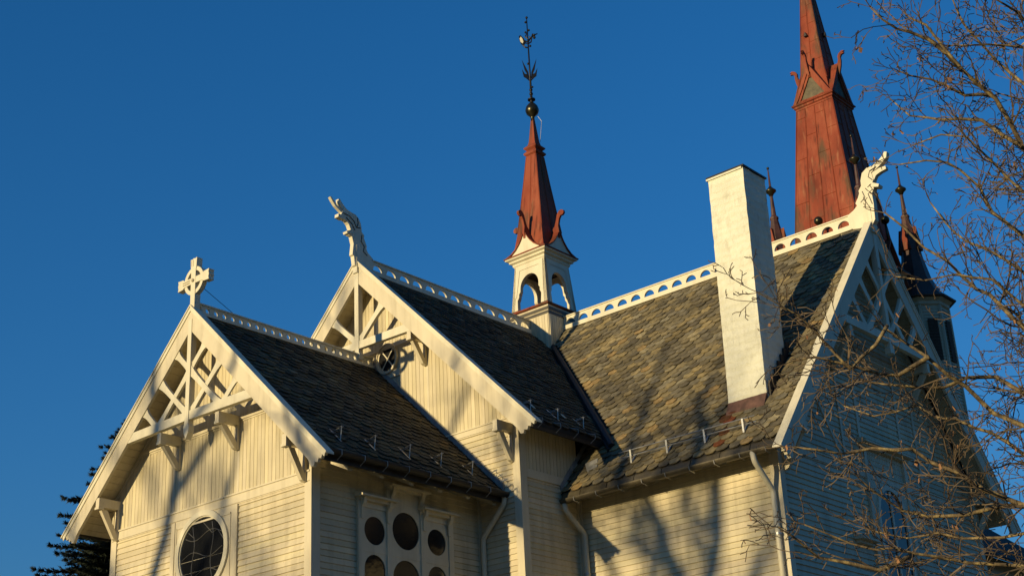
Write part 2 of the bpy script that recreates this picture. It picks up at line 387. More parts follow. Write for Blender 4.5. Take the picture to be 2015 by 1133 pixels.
# rafter ends under the long eaves
for x in [-9.55 + .72 * k for k in range(6)]:
    mb = MB(); mb.prism([(x, -wA - .02, .35), (x, -wA - .42, .12), (x, -wA - .52, .03), (x, -wA - .52, -.02), (x, -wA - .02, .22)], (.1, 0, 0)); mb.build('rafter_end', 'trim', roofA)
for x in (-5.1, -4.4):
    mb = MB(); mb.prism([(x, -wB - .02, 1.72), (x, -wB - .40, 1.40), (x, -wB - .40, 1.28), (x, -wB - .02, 1.5)], (.1, 0, 0)); mb.build('rafter_end', 'trim', roofB)
for y in [-7.4 + .72 * k for k in range(5)]:
    mb = MB(); mb.prism([(-wC - .02, y, .72), (-wC - .46, y, .20), (-wC - .46, y, .10), (-wC - .02, y, .5)], (0, .1, 0)); mb.build('rafter_end', 'trim', roofC)

# ------------------------------------------------------------------ gables: barge boards, trusses, brackets
def barge(pl, zap, p, tip, ztip, side, wdrop, parent=None):
    """one raking barge board; pl plane = its front face"""
    mb = MB()
    pts = [(0, zap), (side * tip, ztip)]
    d = .50                                              # carved foot
    for k, (u, v) in enumerate([(.05, .05), (.10, .02), (.12, .09), (.18, .07), (.205, .14), (.27, .12), (.30, .19), (.365, .185)]):
        pts.append((side * (tip - u), ztip - v * .9))
    t_in = tip - .44; z_in = zap - p * t_in - wdrop
    pts.append((side * t_in, z_in)); pts.append((0, zap - wdrop))
    pl.slab(mb, pts, -.06, 0)
    o = mb.build('barge_board', 'trim', church)
    c = MB()                                              # verge cap and moulding along the top edge
    pl.slab(c, [(0, zap + .035), (side * (tip + .03), ztip + .035 - p * .03), (side * (tip + .03), ztip - p * .03 + .0), (0, zap + .0)], -.14, .035)
    pl.slab(c, [(0, zap - .004), (side * (tip - .005), ztip - .004), (side * (tip - .03), ztip - .075), (0, zap - .085)], .003, .018)
    c.build('verge_moulding', 'white', o)
    return o
plA = PL('-x', xA + .02); plB = PL('-x', xB + .02); plC = PL('-y', yC + .02)
for s in (1, -1):
    barge(plA, hA + .117, pA, tA, .044, s, .46); barge(plB, hB, pB, tB, 1.22, s, .48); barge(plC, hC + .081, pC, tC, .081, s, .52)
def brace(mb, pl, a, b, w0, o0, o1):
    a = Vector(a); b = Vector(b); d = (b - a); n = Vector((-d.y, d.x)).normalized(); L = []; Rr = []
    for k in range(9):
        u = k / 8; q = a + d * u; wv = w0 * (.80 + .6 * (2 * u - 1) ** 4); L.append(q + n * wv / 2); Rr.append(q - n * wv / 2)
    pl.slab(mb, [tuple(q) for q in L + Rr[::-1]], o0, o1)
def truss(pl, zi, p, zt, dz, pend, wk, full=True, tie_h=.16):
    """king post, tie beam and lattice in the gable mouth"""
    th = .10
    root = MB(); half = (zi - zt) / p
    pl.slab(root, [(-half - .1, zt - tie_h / 2 - .01), (0, zt - tie_h / 2 + .015), (half + .1, zt - tie_h / 2 - .01), (half + .1, zt + tie_h / 2), (0, zt + tie_h / 2 + .02), (-half - .1, zt + tie_h / 2)], -th, -.005)
    o = root.build('gable_truss', 'white', church)
    k = MB(); pl.slab(k, [(-wk / 2, zi + .2), (-wk / 2, zt - .15), (-wk * .75, zt - .19), (-wk * .62, zt - .30), (0, pend), (wk * .62, zt - .30), (wk * .75, zt - .19), (wk / 2, zt - .15), (wk / 2, zi + .2)], -th - .01, .012)
    k.build('king_post', 'white', o)
    wb_ = wk * 1.22
    segs = []
    if full:
        zk = zt + dz; e = .62
        for s in (1, -1):
            tb = (zk - zt) / p
            segs += [((-s * tb, zt), (0, zk)), ((0, zk), (s * (zi - zk) / (2 * p), (zi + zk) / 2)), ((0, zt + .03), (s * (zi - zt) / (2 * p), (zi + zt) / 2)), ((s * tb, zt), (s * (tb + (half - tb) / 2), zt + (half - tb) * p / 2))]
    else:
        for s in (1, -1): segs += [((0, zt + .06), (s * half * .5, zt + half * .5 * p))]
    for i, (a, b) in enumerate(segs):
        q = MB(); brace(q, pl, a, b, wb_, -th + .012 + .004 * i, -.012 - .003 * i); q.build('brace', 'white', o)
    return o
truss(plA, hA + .117 - .46, pA, 1.535, .89, 1.12, .105)
truss(plB, hB - .48, pB, 3.93, .5, 3.72, .115, False)
truss(plC, hC + .081 - .52, pC, 3.18, .98, 2.90, .12)
def bracket(pl, t, z, reach, foot, wd=.105):
    """horizontal beam from the wall with a raking strut and a wall post; pl = wall plane"""
    mb = MB()
    pl.box(mb, t - wd / 2, t + wd / 2, z, z + .17, .0, reach)
    pl.box(mb, t - wd / 2 - .012, t + wd / 2 + .012, z - .045, z, reach - .11, reach + .012)
    pl.box(mb, t - wd * .4, t + wd * .4, foot - .05, z, .016, .075)
    a = wd * .36
    p0 = [pl(t - a, z - .04, reach - .06), pl(t - a, z - .04, reach - .20), pl(t - a, foot + .05, .06), pl(t - a, foot - .06, .06), pl(t - a, foot - .03, .13)]
    e = Vector(pl(t + a, 0, 0)) - Vector(pl(t - a, 0, 0)); mb.prism(p0, e)
    return mb.build('bracket', 'trim', church)
wAp = PL('-x', xAw); wBp = PL('-x', xBw); wCp = PL('-y', yCw)
for t in (.81, -.84): bracket(wAp, t, 1.25, .50, .86)
for t in (2.62, -2.62): bracket(wAp, t, .42, .50, -.10)
for t in (1.47, -1.47): bracket(wBp, t, 3.70, .49, 3.27)
for t in (3.62, -3.62): bracket(wBp, t, 1.30, .49, .80)
for t in (1.6, -1.6): bracket(wCp, t, 2.9, .54, 2.35)
for t in (3.86, -3.86): bracket(wCp, t, .55, .54, -.02)

# ------------------------------------------------------------------ walls
def gable_wall(pl, w_, zr, p, zband, hband, zledge, divs, hole=None, vert=True, zlow=GZ):
    top = lambda t: zr - p * abs(t) - .13
    mb = MB(); pl.slab(mb, [(-w_, zlow), (w_, zlow), (w_, top(w_)), (0, top(0)), (-w_, top(w_))], -.18, -.004)
    o = mb.build('gable_wall', 'paint', church)
    b = MB()
    def span(z):
        lim = min(w_, (zr - .13 - z) / p); return (-lim, lim)
    boards_h(b, pl, zlow + .05, zband if vert else zr - .3, span)
    b.build('clapboards', 'boards', o)
    if vert:
        b = MB()
        cuts = [-w_] + sorted(divs) + [w_]
        for a, c in zip(cuts, cuts[1:]): boards_v(b, pl, a + .018, c - .018, lambda t: zband + hband, top)
        b.build('vertical_boards', 'boards', o)
        for d_ in divs:
            b = MB(); pl.box(b, d_ - .026, d_ + .026, zband + hband, top(d_), 0, .020); b.build('batten', 'trim', o)
    b = MB(); pl.box(b, -w_, w_, zband, zband + hband, 0, .036); pl.box(b, -w_, w_, zband + hband - .028, zband + hband, .036, .055); pl.box(b, -w_, w_, zband - .02, zband, 0, .022); b.build('band_board', 'trim', o)
    if zledge:
        lw = (top(0) - zledge) / p
        b = MB(); pl.box(b, -lw, lw, zledge, zledge + .055, 0, .045); pl.box(b, -lw, lw, zledge - .03, zledge, 0, .025); b.build('ledge', 'trim', o)
    for s in (1, -1):
        b = MB(); pl.slab(b, [(s * .0, top(0) + .02), (s * w_, top(w_) + .02), (s * w_, top(w_) - .11), (0, top(0) - .11)], .0, .034); b.build('frieze_board', 'trim', o)
        b = MB(); pl.box(b, s * w_ - (.13 if s > 0 else 0), s * w_ + (.13 if s < 0 else 0), zlow, zband - .02, 0, .038)
        pl.box(b, min(s * w_, s * (w_ + .038)), max(s * w_, s * (w_ + .038)), zlow, top(w_) - .02, -.15, .038)
        b.build('corner_board', 'trim', o)
    return o
wallA = gable_wall(wAp, wA, hA, pA, -.14, .18, 1.35, (-.86, .80))
wallB = gable_wall(wBp, wB, hB - .06, pB, 1.505, .13, 3.86, (-2.95, -1.51, -.755, .755, 1.51, 2.95))
wallC = gable_wall(wCp, wC, hC, pC, .34, .15, 2.86, (), vert=False)
for s in (1, -1):
    b = MB()
    wCp.box(b, s * 1.56 - .035, s * 1.56 + .035, .49, 2.80, .018, .036)
    brace(b, wCp, (s * 1.62, .52), (s * 2.72, 2.05), .07, .0, .034)
    wCp.box(b, s * .86 - .04, s * .86 + .04, .36, 2.80, .018, .034)
    b.build('batten', 'trim', wallC)
# side walls
def side_wall(pl, t0, t1, ztop, zband=None, hband=.16, zlow=GZ, vtop=None):
    mb = MB(); pl.box(mb, t0, t1, zlow, ztop, -.18, -.004); o = mb.build('side_wall', 'paint', church)
    b = MB(); boards_h(b, pl, zlow + .05, zband if zband else ztop, lambda z: (t0, t1)); b.build('clapboards', 'boards', o)
    if zband:
        b = MB(); boards_v(b, pl, t0, t1, lambda t: zband + hband, lambda t: ztop); b.build('vertical_boards', 'boards', o)
        b = MB(); pl.box(b, t0, t1, zband, zband + hband, 0, .034); b.build('band_board', 'trim', o)
    return o
sA = PL('-y', -wA); sB = PL('-y', -wB); sC = PL('-x', -wC)
sideA = side_wall(sA, xAw + .1, xBw, .75)
sideA2 = side_wall(PL('+y', wA), xAw, xBw, .75)
sideB = side_wall(sB, xBw + .06, -wC, 1.80, .47, .16)
b = MB(); sB.box(b, -wC - .09, -wC, GZ, 1.1, 0, .03); b.build('corner_board', 'trim', sideB)
b = MB(); sB.box(b, xBw + .03, xBw + .15, GZ, 1.7, .0, .036); b.build('corner_board', 'trim', sideB)
b = MB(); sA.box(b, xAw + .03, xAw + .16, GZ, .7, .0, .036); sA.box(b, xBw - .09, xBw - .01, GZ, .7, .0, .03); b.build('corner_board', 'trim', sideA)
side_wall(PL('+y', wB), xBw, -wC, 1.80)
sideC = side_wall(sC, yCw + .1, -wB, .92)
b = MB(); sC.box(b, -wB - .08, -wB, GZ, .9, 0, .03); b.build('corner_board', 'trim', sideC)
mb = MB(); mb.box(wC - .18, wC, yCw, -wB, GZ, .92); mb.build('side_wall', 'paint', church)
mb = MB(); mb.box(-wC, wC, wB, YO - .5, GZ, .92); mb.prism([(-wC, YO - .6, .92), (wC, YO - .6, .92), (0, YO - .6, hC - .2)], (0, .1, 0)); mb.build('far_transept_wall', 'paint', church)
mb = MB(); mb.box(wC, XT, -wB, wB, GZ, 1.7); mb.build('nave_wall', 'paint', church)
# raking flashing where the choir roof meets the chancel wall, and the transept roof meets the chancel side wall
mb = MB()
for s in (1, -1): wBp.slab(mb, [(0, hA + .05), (s * tAr, hA + .05 - pA * tAr), (s * tAr, hA + .17 - pA * tAr), (0, hA + .17)], .0, .05)
mb.build('roof_flashing', 'flash', wallB)
mb = MB(); z = zc
sB.slab(mb, [(-tCr - .02, zc + .03), (-3.6, hC - pC * 3.6 + .05), (-3.6, hC - pC * 3.6 + .16), (-tCr - .05, zc + .14)], .0, .035); mb.build('roof_flashing', 'flash', sideB)

# ------------------------------------------------------------------ windows
def ring(mb, pl, c, rx, rz, w_, o0, o1, n=40, a0=0, a1=2 * math.pi):
    m_ = n
    for k in range(m_):
        u = a0 + (a1 - a0) * k / m_; v = a0 + (a1 - a0) * (k + 1) / m_
        pts = [(c[0] + (rx) * math.cos(u), c[1] + rz * math.sin(u)), (c[0] + (rx) * math.cos(v), c[1] + rz * math.sin(v)), (c[0] + (rx + w_) * math.cos(v), c[1] + (rz + w_) * math.sin(v)), (c[0] + (rx + w_) * math.cos(u), c[1] + (rz + w_) * math.sin(u))]
        q0 = [pl(t, z, o0) for t, z in pts]; q1 = [pl(t, z, o1) for t, z in pts]
        mb.poly(q1); mb.poly([q0[0], q0[1], q1[1], q1[0]]); mb.poly([q0[2], q0[3], q1[3], q1[2]])
def disc(pl, c, rx, rz, o, n=40): return [pl(c[0] + rx * math.cos(2 * math.pi * k / n), c[1] + rz * math.sin(2 * math.pi * k / n), o) for k in range(n)]
def plate_hole(mb, pl, t0, t1, z0, z1, c, rx, rz, o0, o1, n=40):
    """square board with a round opening"""
    for k in range(n):
        u = 2 * math.pi * k / n; v = 2 * math.pi * (k + 1) / n
        def edge(a):
            cx, cz = math.cos(a), math.sin(a); ks = []
            if cx > 1e-9: ks.append((t1 - c[0]) / cx)
            if cx < -1e-9: ks.append((t0 - c[0]) / cx)
            if cz > 1e-9: ks.append((z1 - c[1]) / cz)
            if cz < -1e-9: ks.append((z0 - c[1]) / cz)
            m_ = min(ks); return (c[0] + cx * m_, c[1] + cz * m_)
        a, b_ = edge(u), edge(v)
        inn = [(c[0] + rx * math.cos(u), c[1] + rz * math.sin(u)), (c[0] + rx * math.cos(v), c[1] + rz * math.sin(v))]
        out = [a, b_]
        if abs(a[0] - b_[0]) > 1e-6 and abs(a[1] - b_[1]) > 1e-6:
            out = [a, (t1 if c[0] < (a[0] + b_[0]) / 2 else t0, z1 if c[1] < (a[1] + b_[1]) / 2 else z0), b_]
        pts = [inn[0]] + out + [inn[1]]
        mb.poly([pl(t, z, o1) for t, z in pts])
        mb.poly([pl(*inn[0], o1), pl(*inn[1], o1), pl(*inn[1], o0), pl(*inn[0], o0)])
        for i in range(len(out) - 1): mb.poly([pl(*out[i], o1), pl(*out[i + 1], o1), pl(*out[i + 1], o0), pl(*out[i], o0)])
# round leaded window of the choir gable
cw = (.045, -.83); rw = .665
mb = MB(); plate_hole(mb, wAp, -.80, .86, -4.2, -.165, cw, rw, rw, .0, .034)
for a, b_ in ((-.90, -.80), (.84, .94)): wAp.box(mb, a, b_, GZ, -.16, .0, .05)
roundA = mb.build('round_window', 'trim', church)
mb = MB(); ring(mb, wAp, cw, rw - .03, rw - .03, .10, .0, .075); ring(mb, wAp, cw, rw - .05, rw - .05, .03, .0, .05); mb.build('frame', 'white', roundA)
mb = MB(); wAp.box(mb, -.72, .80, -.30, -.265, .034, .046)
for t in (-.72, .785): wAp.box(mb, t, t + .018, -1.6, -.28, .034, .046)
mb.build('panel_moulding', 'trim', roundA)
mb = MB(); mb.poly(disc(wAp, cw, rw, rw, .024)); mb.build('pane', 'glass', roundA)
mb = MB(); rl = random.Random(4)
def came(pts): mb.tube([wAp(cw[0] + t * rw, cw[1] + z * rw, .032) for t, z in pts],   .0065, 4)
for x in (-.38, .40):
    came([(x + .05 * math.sin(z * 5 + x * 9), z) for z in [-.9 + .15 * k for k in range(13)] if (x * x + z * z) < .9])
for z in (-.55, -.05, .45):
    came([(x, z + .10 * math.sin(x * 4.5 + z * 7)) for x in [-.95 + .12 * k for k in range(17)] if x * x + z * z < .9])
came([(.93 * math.cos(a / 12 * math.pi), .93 * math.sin(a / 12 * math.pi)) for a in range(25)])
came([(-.38, .45), (-.1, .7), (.15, .93)]); came([(.4, .45), (.62, .62)]); came([(-.95, .1), (-.6, .5), (-.38, .45)])
mb.build('lead_cames', 'lead', roundA)
# small round window above the choir ridge
c2 = (-.415, 3.645)
mb = MB(); ring(mb, wBp, c2, .235, .262, .055, .0, .06); ring(mb, wBp, c2, .28, .307, .022, .0, .085)
wBp.box(mb, -.755, -.30, 3.22, 3.36, .016, .04)
rwB = mb.build('round_window', 'trim', church)
mb = MB(); mb.poly(disc(wBp, c2, .25, .27, .03)); mb.build('pane', 'void', rwB)
mb = MB()
for s in (1, -1): brace(mb, wBp, (c2[0] - .16, c2[1] - .20 * s), (c2[0] + .16, c2[1] + .20 * s), .026, .034, .046 + .004 * s)
mb.build('muntin', 'white', rwB)
# triple window in the choir's side wall
mb = MB()
for t in (-8.83, -8.15, -7.32, -6.60): sA.box(mb, t - .06, t + .06, -5.4, -.30, .0, .065)
for (a, b_, zt_) in ((-8.77, -8.21, -.30), (-8.09, -7.38, -.02), (-7.26, -6.66, -.30)):
    sA.box(mb, a, b_, -1.17, -1.05, .0, .052); sA.box(mb, a, b_, zt_ - .11, zt_, .0, .05)
    if zt_ < -.2: sA.box(mb, a, b_, -.5, zt_ - .11, .0, .028)
for t in (-8.15, -7.32): sA.box(mb, t - .06, t + .06, -.30, -.02, .0, .065)
trip = mb.build('triple_window', 'trim', church)
for c, r_, (a, b_, zt_) in (((-8.455, -.79), .245, (-8.77, -8.21, -.5)), ((-7.725, -.685), .33, (-8.09, -7.38, -.13)), ((-7.03, -.77), .235, (-7.26, -6.66, -.5))):
    c = ((a + b_) / 2, c[1]); r_ = min(r_, (b_ - a) / 2 - .025)
    mb = MB(); plate_hole(mb, sA, a, b_, -1.05, max(zt_, c[1] + r_ + .03), c, r_, r_, .0, .045); fr = mb.build('window_frame', 'trim', trip)
    mb = MB(); mb.poly(disc(sA, c, r_ + .01, r_ + .01, .026)); mb.build('pane', 'glass', trip)
    # arched light below
    rr = r_ + .0; zc_ = -1.20 - rr
    mb = MB()
    for k in range(20):
        u = math.pi * k / 20; v = math.pi * (k + 1) / 20
        p_ = [(c[0] + rr * math.cos(u), zc_ + rr * math.sin(u)), (c[0] + rr * math.cos(v), zc_ + rr * math.sin(v))]
        mb.prism([sA(*p_[0], .0), sA(*p_[1], .0), sA(p_[1][0], -1.17, .0), sA(p_[0][0], -1.17, .0)], sA.n() * .045)
    sA.box(mb, a, c[0] - rr, -5.3, -1.17, .0, .045); sA.box(mb, c[0] + rr, b_, -5.3, -1.17, .0, .045); mb.build('window_frame', 'trim', trip)
    mb = MB(); mb.poly([sA(c[0] - rr, -5.3, .026), sA(c[0] + rr, -5.3, .026)] + [sA(c[0] + rr * math.cos(math.pi * k / 20), zc_ + rr * math.sin(math.pi * k / 20), .026) for k in range(21)]); mb.build('pane', 'glass', trip)
for a, b_, z in ((-8.93, -8.05, -.26), (-8.22, -7.24, .03), (-7.42, -6.52, -.26)):
    mb = MB(); sA.box(mb, a, b_, z, z + .03, .0, .22); sA.slab(mb, [(a + .03, z), (b_ - .03, z), (b_ - .06, z - .05), (a + .06, z - .05)], .0, .13)
    mb.prism([sA(a, z + .03, .0), sA(a, z + .03, .22), sA(a, z + .12, .0)], Vector(sA(b_, 0, 0)) - Vector(sA(a, 0, 0)))
    for t in (a + .13, b_ - .13):
        mb.prism([sA(t - .035, z, .06), sA(t - .035, z, .16), sA(t - .035, z - .10, .14), sA(t - .035, z - .16, .09), sA(t - .035, z - .36, .085), sA(t - .035, z - .36, .06)], (.07, 0, 0))
    mb.build('window_hood', 'gutter' if False else 'trim', trip)
# pointed window in the transept gable
def pointed(t, z0, zs, hw, zap): # outline of a pointed arch
    pts = [(t - hw, z0), (t + hw, z0)]
    for k in range(9): u = k / 8; pts.append((t + hw * (1 - u ** 1.9), zs + (zap - zs) * math.sin(u * math.pi / 2) ** .95))
    for k in range(7, -1, -1): u = k / 8; pts.append((t - hw * (1 - u ** 1.9), zs + (zap - zs) * math.sin(u * math.pi / 2) ** .95))
    return pts
mb = MB()
for t in (-.80, .82): wCp.box(mb, t - .06, t + .06, -3.2, 1.0, .0, .06)
wCp.box(mb, -.74, .76, -3.2, .34, .0, .028)
ptw = mb.build('pointed_window', 'trim', church)
mb = MB(); boards_v(mb, wCp, -.74, .76, lambda t: .49, lambda t: .96, .1); mb.build('vertical_boards', 'boards', ptw)
po = pointed(0, -2.9, -.45, .60, .32); pi_ = pointed(0, -2.86, -.45, .52, .22)
mb = MB()
for k in range(len(po)):
    k2 = (k + 1) % len(po); mb.prism([wCp(*po[k], .028), wCp(*po[k2], .028), wCp(*pi_[k2], .028), wCp(*pi_[k], .028)], wCp.n() * .035)
wCp.box(mb, -.03, .03, -2.8, .2, .032, .055); wCp.box(mb, -.52, .52, -1.25, -1.2, .032, .05)
mb.build('window_frame', 'white', ptw)
mb = MB(); mb.poly([wCp(t, z, .031) for t, z in pi_]); mb.build('pane', 'glass', ptw)
def hood(a, b_, z, parent):
    mb = MB(); wCp.box(mb, a, b_, z, z + .035, .0, .20); mb.prism([wCp(a, z + .035, .0), wCp(a, z + .035, .2), wCp(a, z + .13, .0)], (b_ - a, 0, 0)); wCp.box(mb, a + .06, b_ - .06, z - .06, z, .0, .1)
    mb.build('window_hood', 'trim', parent)
hood(-.98, 1.0, 1.0, ptw); hood(-1.62, -.95, -.95, ptw)

# ------------------------------------------------------------------ ridge crests
def crest(axis, a, b, zb, h, pitch, kind, parent):
    mb = MB(); n = max(1, round((b - a) / pitch)); p = (b - a) / n; th = .05
    P3 = (lambda u, z: (u, -th / 2, z)) if axis == 'x' else (lambda u, z: (-th / 2, u, z))
    E3 = Vector((0, th, 0)) if axis == 'x' else Vector((th, 0, 0))
    for k in range(n):
        u = a + k * p; c = u + p / 2
        if kind == 'arch':
            r_ = p * .36; z0 = zb + .085; ar = [(c + r_ * math.cos(math.pi * j / 12), z0 + r_ * 1.0 * math.sin(math.pi * j / 12)) for j in range(13)]
            mb.prism([P3(*q) for q in [(u, z0), (u, zb + h), (u + p, zb + h), (u + p, z0)] + ar], E3)
            mb.prism([P3(u, zb - .1), P3(u + p, zb - .1), P3(u + p, z0), P3(u, z0)], E3)
        else:
            r_ = p * .27; z0 = zb + h * .5
            up = [(c + r_ * math.cos(math.pi * j / 8), z0 + r_ * math.sin(math.pi * j / 8)) for j in range(9)]
            mb.prism([P3(*q) for q in [(u, z0), (u, zb + h), (u + p, zb + h), (u + p, z0)] + up], E3)
            dn = [(c - r_ * math.cos(math.pi * j / 8), z0 - r_ * math.sin(math.pi * j / 8)) for j in range(9)]
            mb.prism([P3(*q) for q in [(u + p, z0), (u + p, zb - .1), (u, zb - .1), (u, z0)] + dn], E3)
    cap = th * .5 + .025
    if axis == 'x': mb.box(a, b, -cap, cap, zb + h, zb + h + .025); mb.box(a, b, -cap - .02, cap + .02, zb - .04, zb + (.06 if kind == 'arch' else .02))
    else: mb.box(-cap, cap, a, b, zb + h, zb + h + .025); mb.box(-cap - .02, cap + .02, a, b, zb - .04, zb + .06)
    return mb.build('ridge_crest', 'white', parent)
crest('x', xA + .09, xBw - .08, hA + .03, .17, .2, 'hole', church)
crest('x', xB + .42, -.60, hBr + .0, .285, .40, 'arch', church)
crest('y', yC + .45, -.60, hC + .02, .285, .385, 'arch', church)

# ------------------------------------------------------------------ finials
dragB = [(-6.986,7.041),(-6.955,7.068),(-6.905,7.035),(-6.814,6.899),(-6.742,6.847),(-6.651,6.828),(-6.773,6.929),(-6.793,7.015),(-6.742,7.066),(-6.697,7.084),(-6.640,7.008),(-6.537,6.941),(-6.414,6.890),(-6.268,6.871),(-6.185,6.814),(-6.124,6.716),(-6.104,6.621),(-6.094,6.523),(-6.022,6.462),(-6.035,6.40),(-6.002,6.335),(-5.951,6.233),(-5.965,6.17),(-5.921,6.092),(-5.78,6.0),(-5.80,5.70),(-6.18,5.65),(-6.30,5.70),(-6.328,5.902),(-6.369,5.922),(-6.336,6.180),(-6.386,6.347),(-6.448,6.344),(-6.530,6.392),(-6.416,6.479),(-6.467,6.587),(-6.539,6.647),(-6.641,6.664),(-6.733,6.642),(-6.773,6.704),(-6.733,6.750),(-6.671,6.771),(-6.773,6.820),(-6.864,6.848),(-6.945,6.946)]
def ribbon(pts, f, half):      # tapered curved strip given by (u, v, width)
    mb = MB(); L, R_ = [], []
    for k, (u, v, w_) in enumerate(pts):
        a = pts[max(k - 1, 0)]; b = pts[min(k + 1, len(pts) - 1)]; d = Vector((b[0] - a[0], b[1] - a[1])).normalized()
        L.append((u - d.y * w_ / 2, v + d.x * w_ / 2)); R_.append((u + d.y * w_ / 2, v - d.x * w_ / 2))
    q = L + R_[::-1]; e = Vector(f(0, 0, half)) - Vector(f(0, 0, -half)); mb.prism([f(u, v, -half) for u, v in q], e); return mb
fB = lambda u, v, o: (u, o, v)
bodyB = [(-6.60,6.93)] + dragB[12:37] + [(-6.641,6.664),(-6.70,6.72),(-6.66,6.80)]
mb = MB(); mb.prism([(x, -.05, z) for x, z in bodyB], (0, .10, 0)); mb.box(-6.26, -6.13, -.065, .065, 5.55, 6.18)
dfB = mb.build('dragon_finial', 'white', church, label='dragon head on the chancel gable, seen against the sky')
for pts, hf in (([(-6.52, 6.85, .12), (-6.64, 6.95, .10), (-6.71, 7.03, .08), (-6.735, 7.09, .05)], .042), ([(-6.58, 6.79, .07), (-6.71, 6.86, .06), (-6.82, 6.92, .055), (-6.90, 7.0, .055), (-6.97, 7.07, .03)], .035), ([(-6.64, 6.69, .09), (-6.77, 6.70, .075)], .058), ([(-6.38, 6.43, .09), (-6.53, 6.385, .05)], .062)):
    ribbon(pts, fB, hf).build('horn', 'white', dfB)
def carve(parent, pl_pts, off):     # incised mouth, mane and collar as thin raised strips
    mb = MB()
    for pts in pl_pts:
        for s in (1, -1): mb.tube([(p[0], s * off, p[1]) if True else p for p in pts], .012, 4)
    mb.build('carved_line', 'dark_wood', parent)
carve(dfB, [[(-6.63, 6.80), (-6.45, 6.78), (-6.32, 6.70), (-6.25, 6.58), (-6.13, 6.60)], [(-6.55, 6.72), (-6.38, 6.62), (-6.30, 6.50)], [(-6.22, 6.82), (-6.2, 6.7), (-6.23, 6.6)], [(-6.09, 6.45), (-6.12, 6.3), (-6.03, 6.2), (-6.05, 6.08), (-5.95, 6.02)]], .052)
bodyC = [(-8.80,6.935),(-8.671,6.852),(-8.617,6.697),(-8.614,6.581),(-8.542,6.492),(-8.547,6.432),(-8.505,6.346),(-8.47,6.30),(-8.43,6.242),(-8.46,6.182),(-8.366,6.106),(-8.22,6.04),(-8.22,5.76),(-8.30,5.70),(-8.70,5.62),(-8.76,5.70),(-8.806,5.752),(-8.815,5.934),(-8.827,6.10),(-8.821,6.333),(-8.879,6.427),(-8.873,6.573),(-8.90,6.62),(-8.88,6.80)]
fC = lambda u, v, o: (o, u, v)
mb = MB(); mb.prism([(-.075, y, z) for y, z in bodyC], (.15, 0, 0)); mb.box(-.09, .09, -8.74, -8.61, 5.5, 6.1)
dfC = mb.build('dragon_finial', 'white', church, label='sunlit dragon head on the transept gable before the copper spire')
for pts, hf in (([(-8.78, 6.83, .19), (-8.95, 6.89, .13), (-9.10, 6.96, .11), (-9.21, 7.05, .10), (-9.25, 7.14, .06)], .06), ([(-8.84, 6.63, .12), (-8.93, 6.75, .11), (-9.06, 6.79, .095), (-9.20, 6.80, .07)], .055), ([(-8.84, 6.52, .10), (-9.0, 6.45, .06)], .088)):
    ribbon(pts, fC, hf).build('horn', 'white', dfC)
mb = MB()
for pts in ([(-8.88, 6.62), (-8.80, 6.72), (-8.85, 6.84), (-9.0, 6.88)], [(-8.75, 6.50), (-8.86, 6.55)], [(-8.62, 6.45), (-8.66, 6.30), (-8.55, 6.22)], [(-8.80, 6.1), (-8.74, 6.35), (-8.85, 6.42)]):
    for s in (1, -1): mb.tube([(s * .077, y, z) for y, z in pts], .011, 4)
mb.build('carved_line', 'lead', dfC)
# celtic cross on the choir gable
mb = MB(); cp = PL('-x', xA + .04); cz = 4.18
def plank(pts, o0=-.13, o1=0): cp.slab(mb, pts, o0, o1)
plank([(-.062, 3.5), (.062, 3.5), (.066, 4.40), (.082, 4.46), (.092, 4.62), (.03, 4.615), (.0, 4.632), (-.03, 4.615), (-.092, 4.63), (-.082, 4.46), (-.066, 4.40)])
for s in (1, -1): plank([(s * .06, cz - .062), (s * .27, cz - .066), (s * .30, cz - .095), (s * .455, cz - .105), (s * .44, cz - .05), (s * .455, cz), (s * .44, cz + .05), (s * .455, cz + .105), (s * .30, cz + .095), (s * .27, cz + .066), (s * .06, cz + .062)], -.128, -.004)
crx = mb.build('cross_finial', 'white', church)
mb = MB(); ring(mb, cp, (0, cz), .205, .205, .075, -.115, -.015, 36); ring(mb, PL('+x', xA + .04 + .115), (0, cz), .205, .205, .075, -.001, .0, 36); mb.build('ring', 'white', crx)
mb = MB(); mb.tube([(xA + .17, -.12, 4.04), (xA + 1.05, 0, hA + .22)], .007, 4); mb.build('stay_wire', 'black', crx)
mb = MB()
for o in (.022, -.022): mb.tube([cp(o + .03, 4.47, .004), cp(o + .04, 4.6, .004)], .005, 4); mb.tube([cp(.10, cz + o, .004), cp(.30, cz + o, .004)], .006, 4)
mb.ball(cp(0, cz, .01), .035, 8); mb.build('carved_line', 'soffit', crx)

# ------------------------------------------------------------------ chimney
mb = MB(); cx, cy = -3.30, -7.536; nz = 46; ns = 8; rc = random.Random(8); rings = []
for k in range(nz + 1):
    u = k / nz; z = .95 + (5.98 - .95) * u; ln = (u - .5) * .07; r_ = []
    hw = .405 - .012 * u
    for side in range(4):
        for j in range(ns):
            a = -1 + 2 * j / ns
            x, y = {0: (a, -1), 1: (1, a), 2: (-a, 1), 3: (-1, -a)}[side]
            e = rc.uniform(-.0045, .0045); r_.append((cx + ln * .65 + x * (hw + e), cy - ln * .75 + y * (hw + rc.uniform(-.0045, .0045)), z + rc.uniform(-.01, .01)))
    rings.append(r_)
mb.loft(rings); chim = mb.build('chimney', 'plaster', church, label='tall whitewashed chimney on the transept slope')
mb = MB(); ox, oy = .022, -.026
mb.box(cx + ox - .425, cx + ox + .425, cy + oy - .425, cy + oy + .425, 5.985, 6.018)
mb.build('chimney_cap', 'black', chim)
mb = MB(); mb.box(cx - .40, cx + .40, cy - .40, cy + .40, 5.95, 5.986); mb.build('cap_bed', 'plaster', chim)
mb = MB(); x0 = cx - .44
rz = lambda x: hC + pC * x
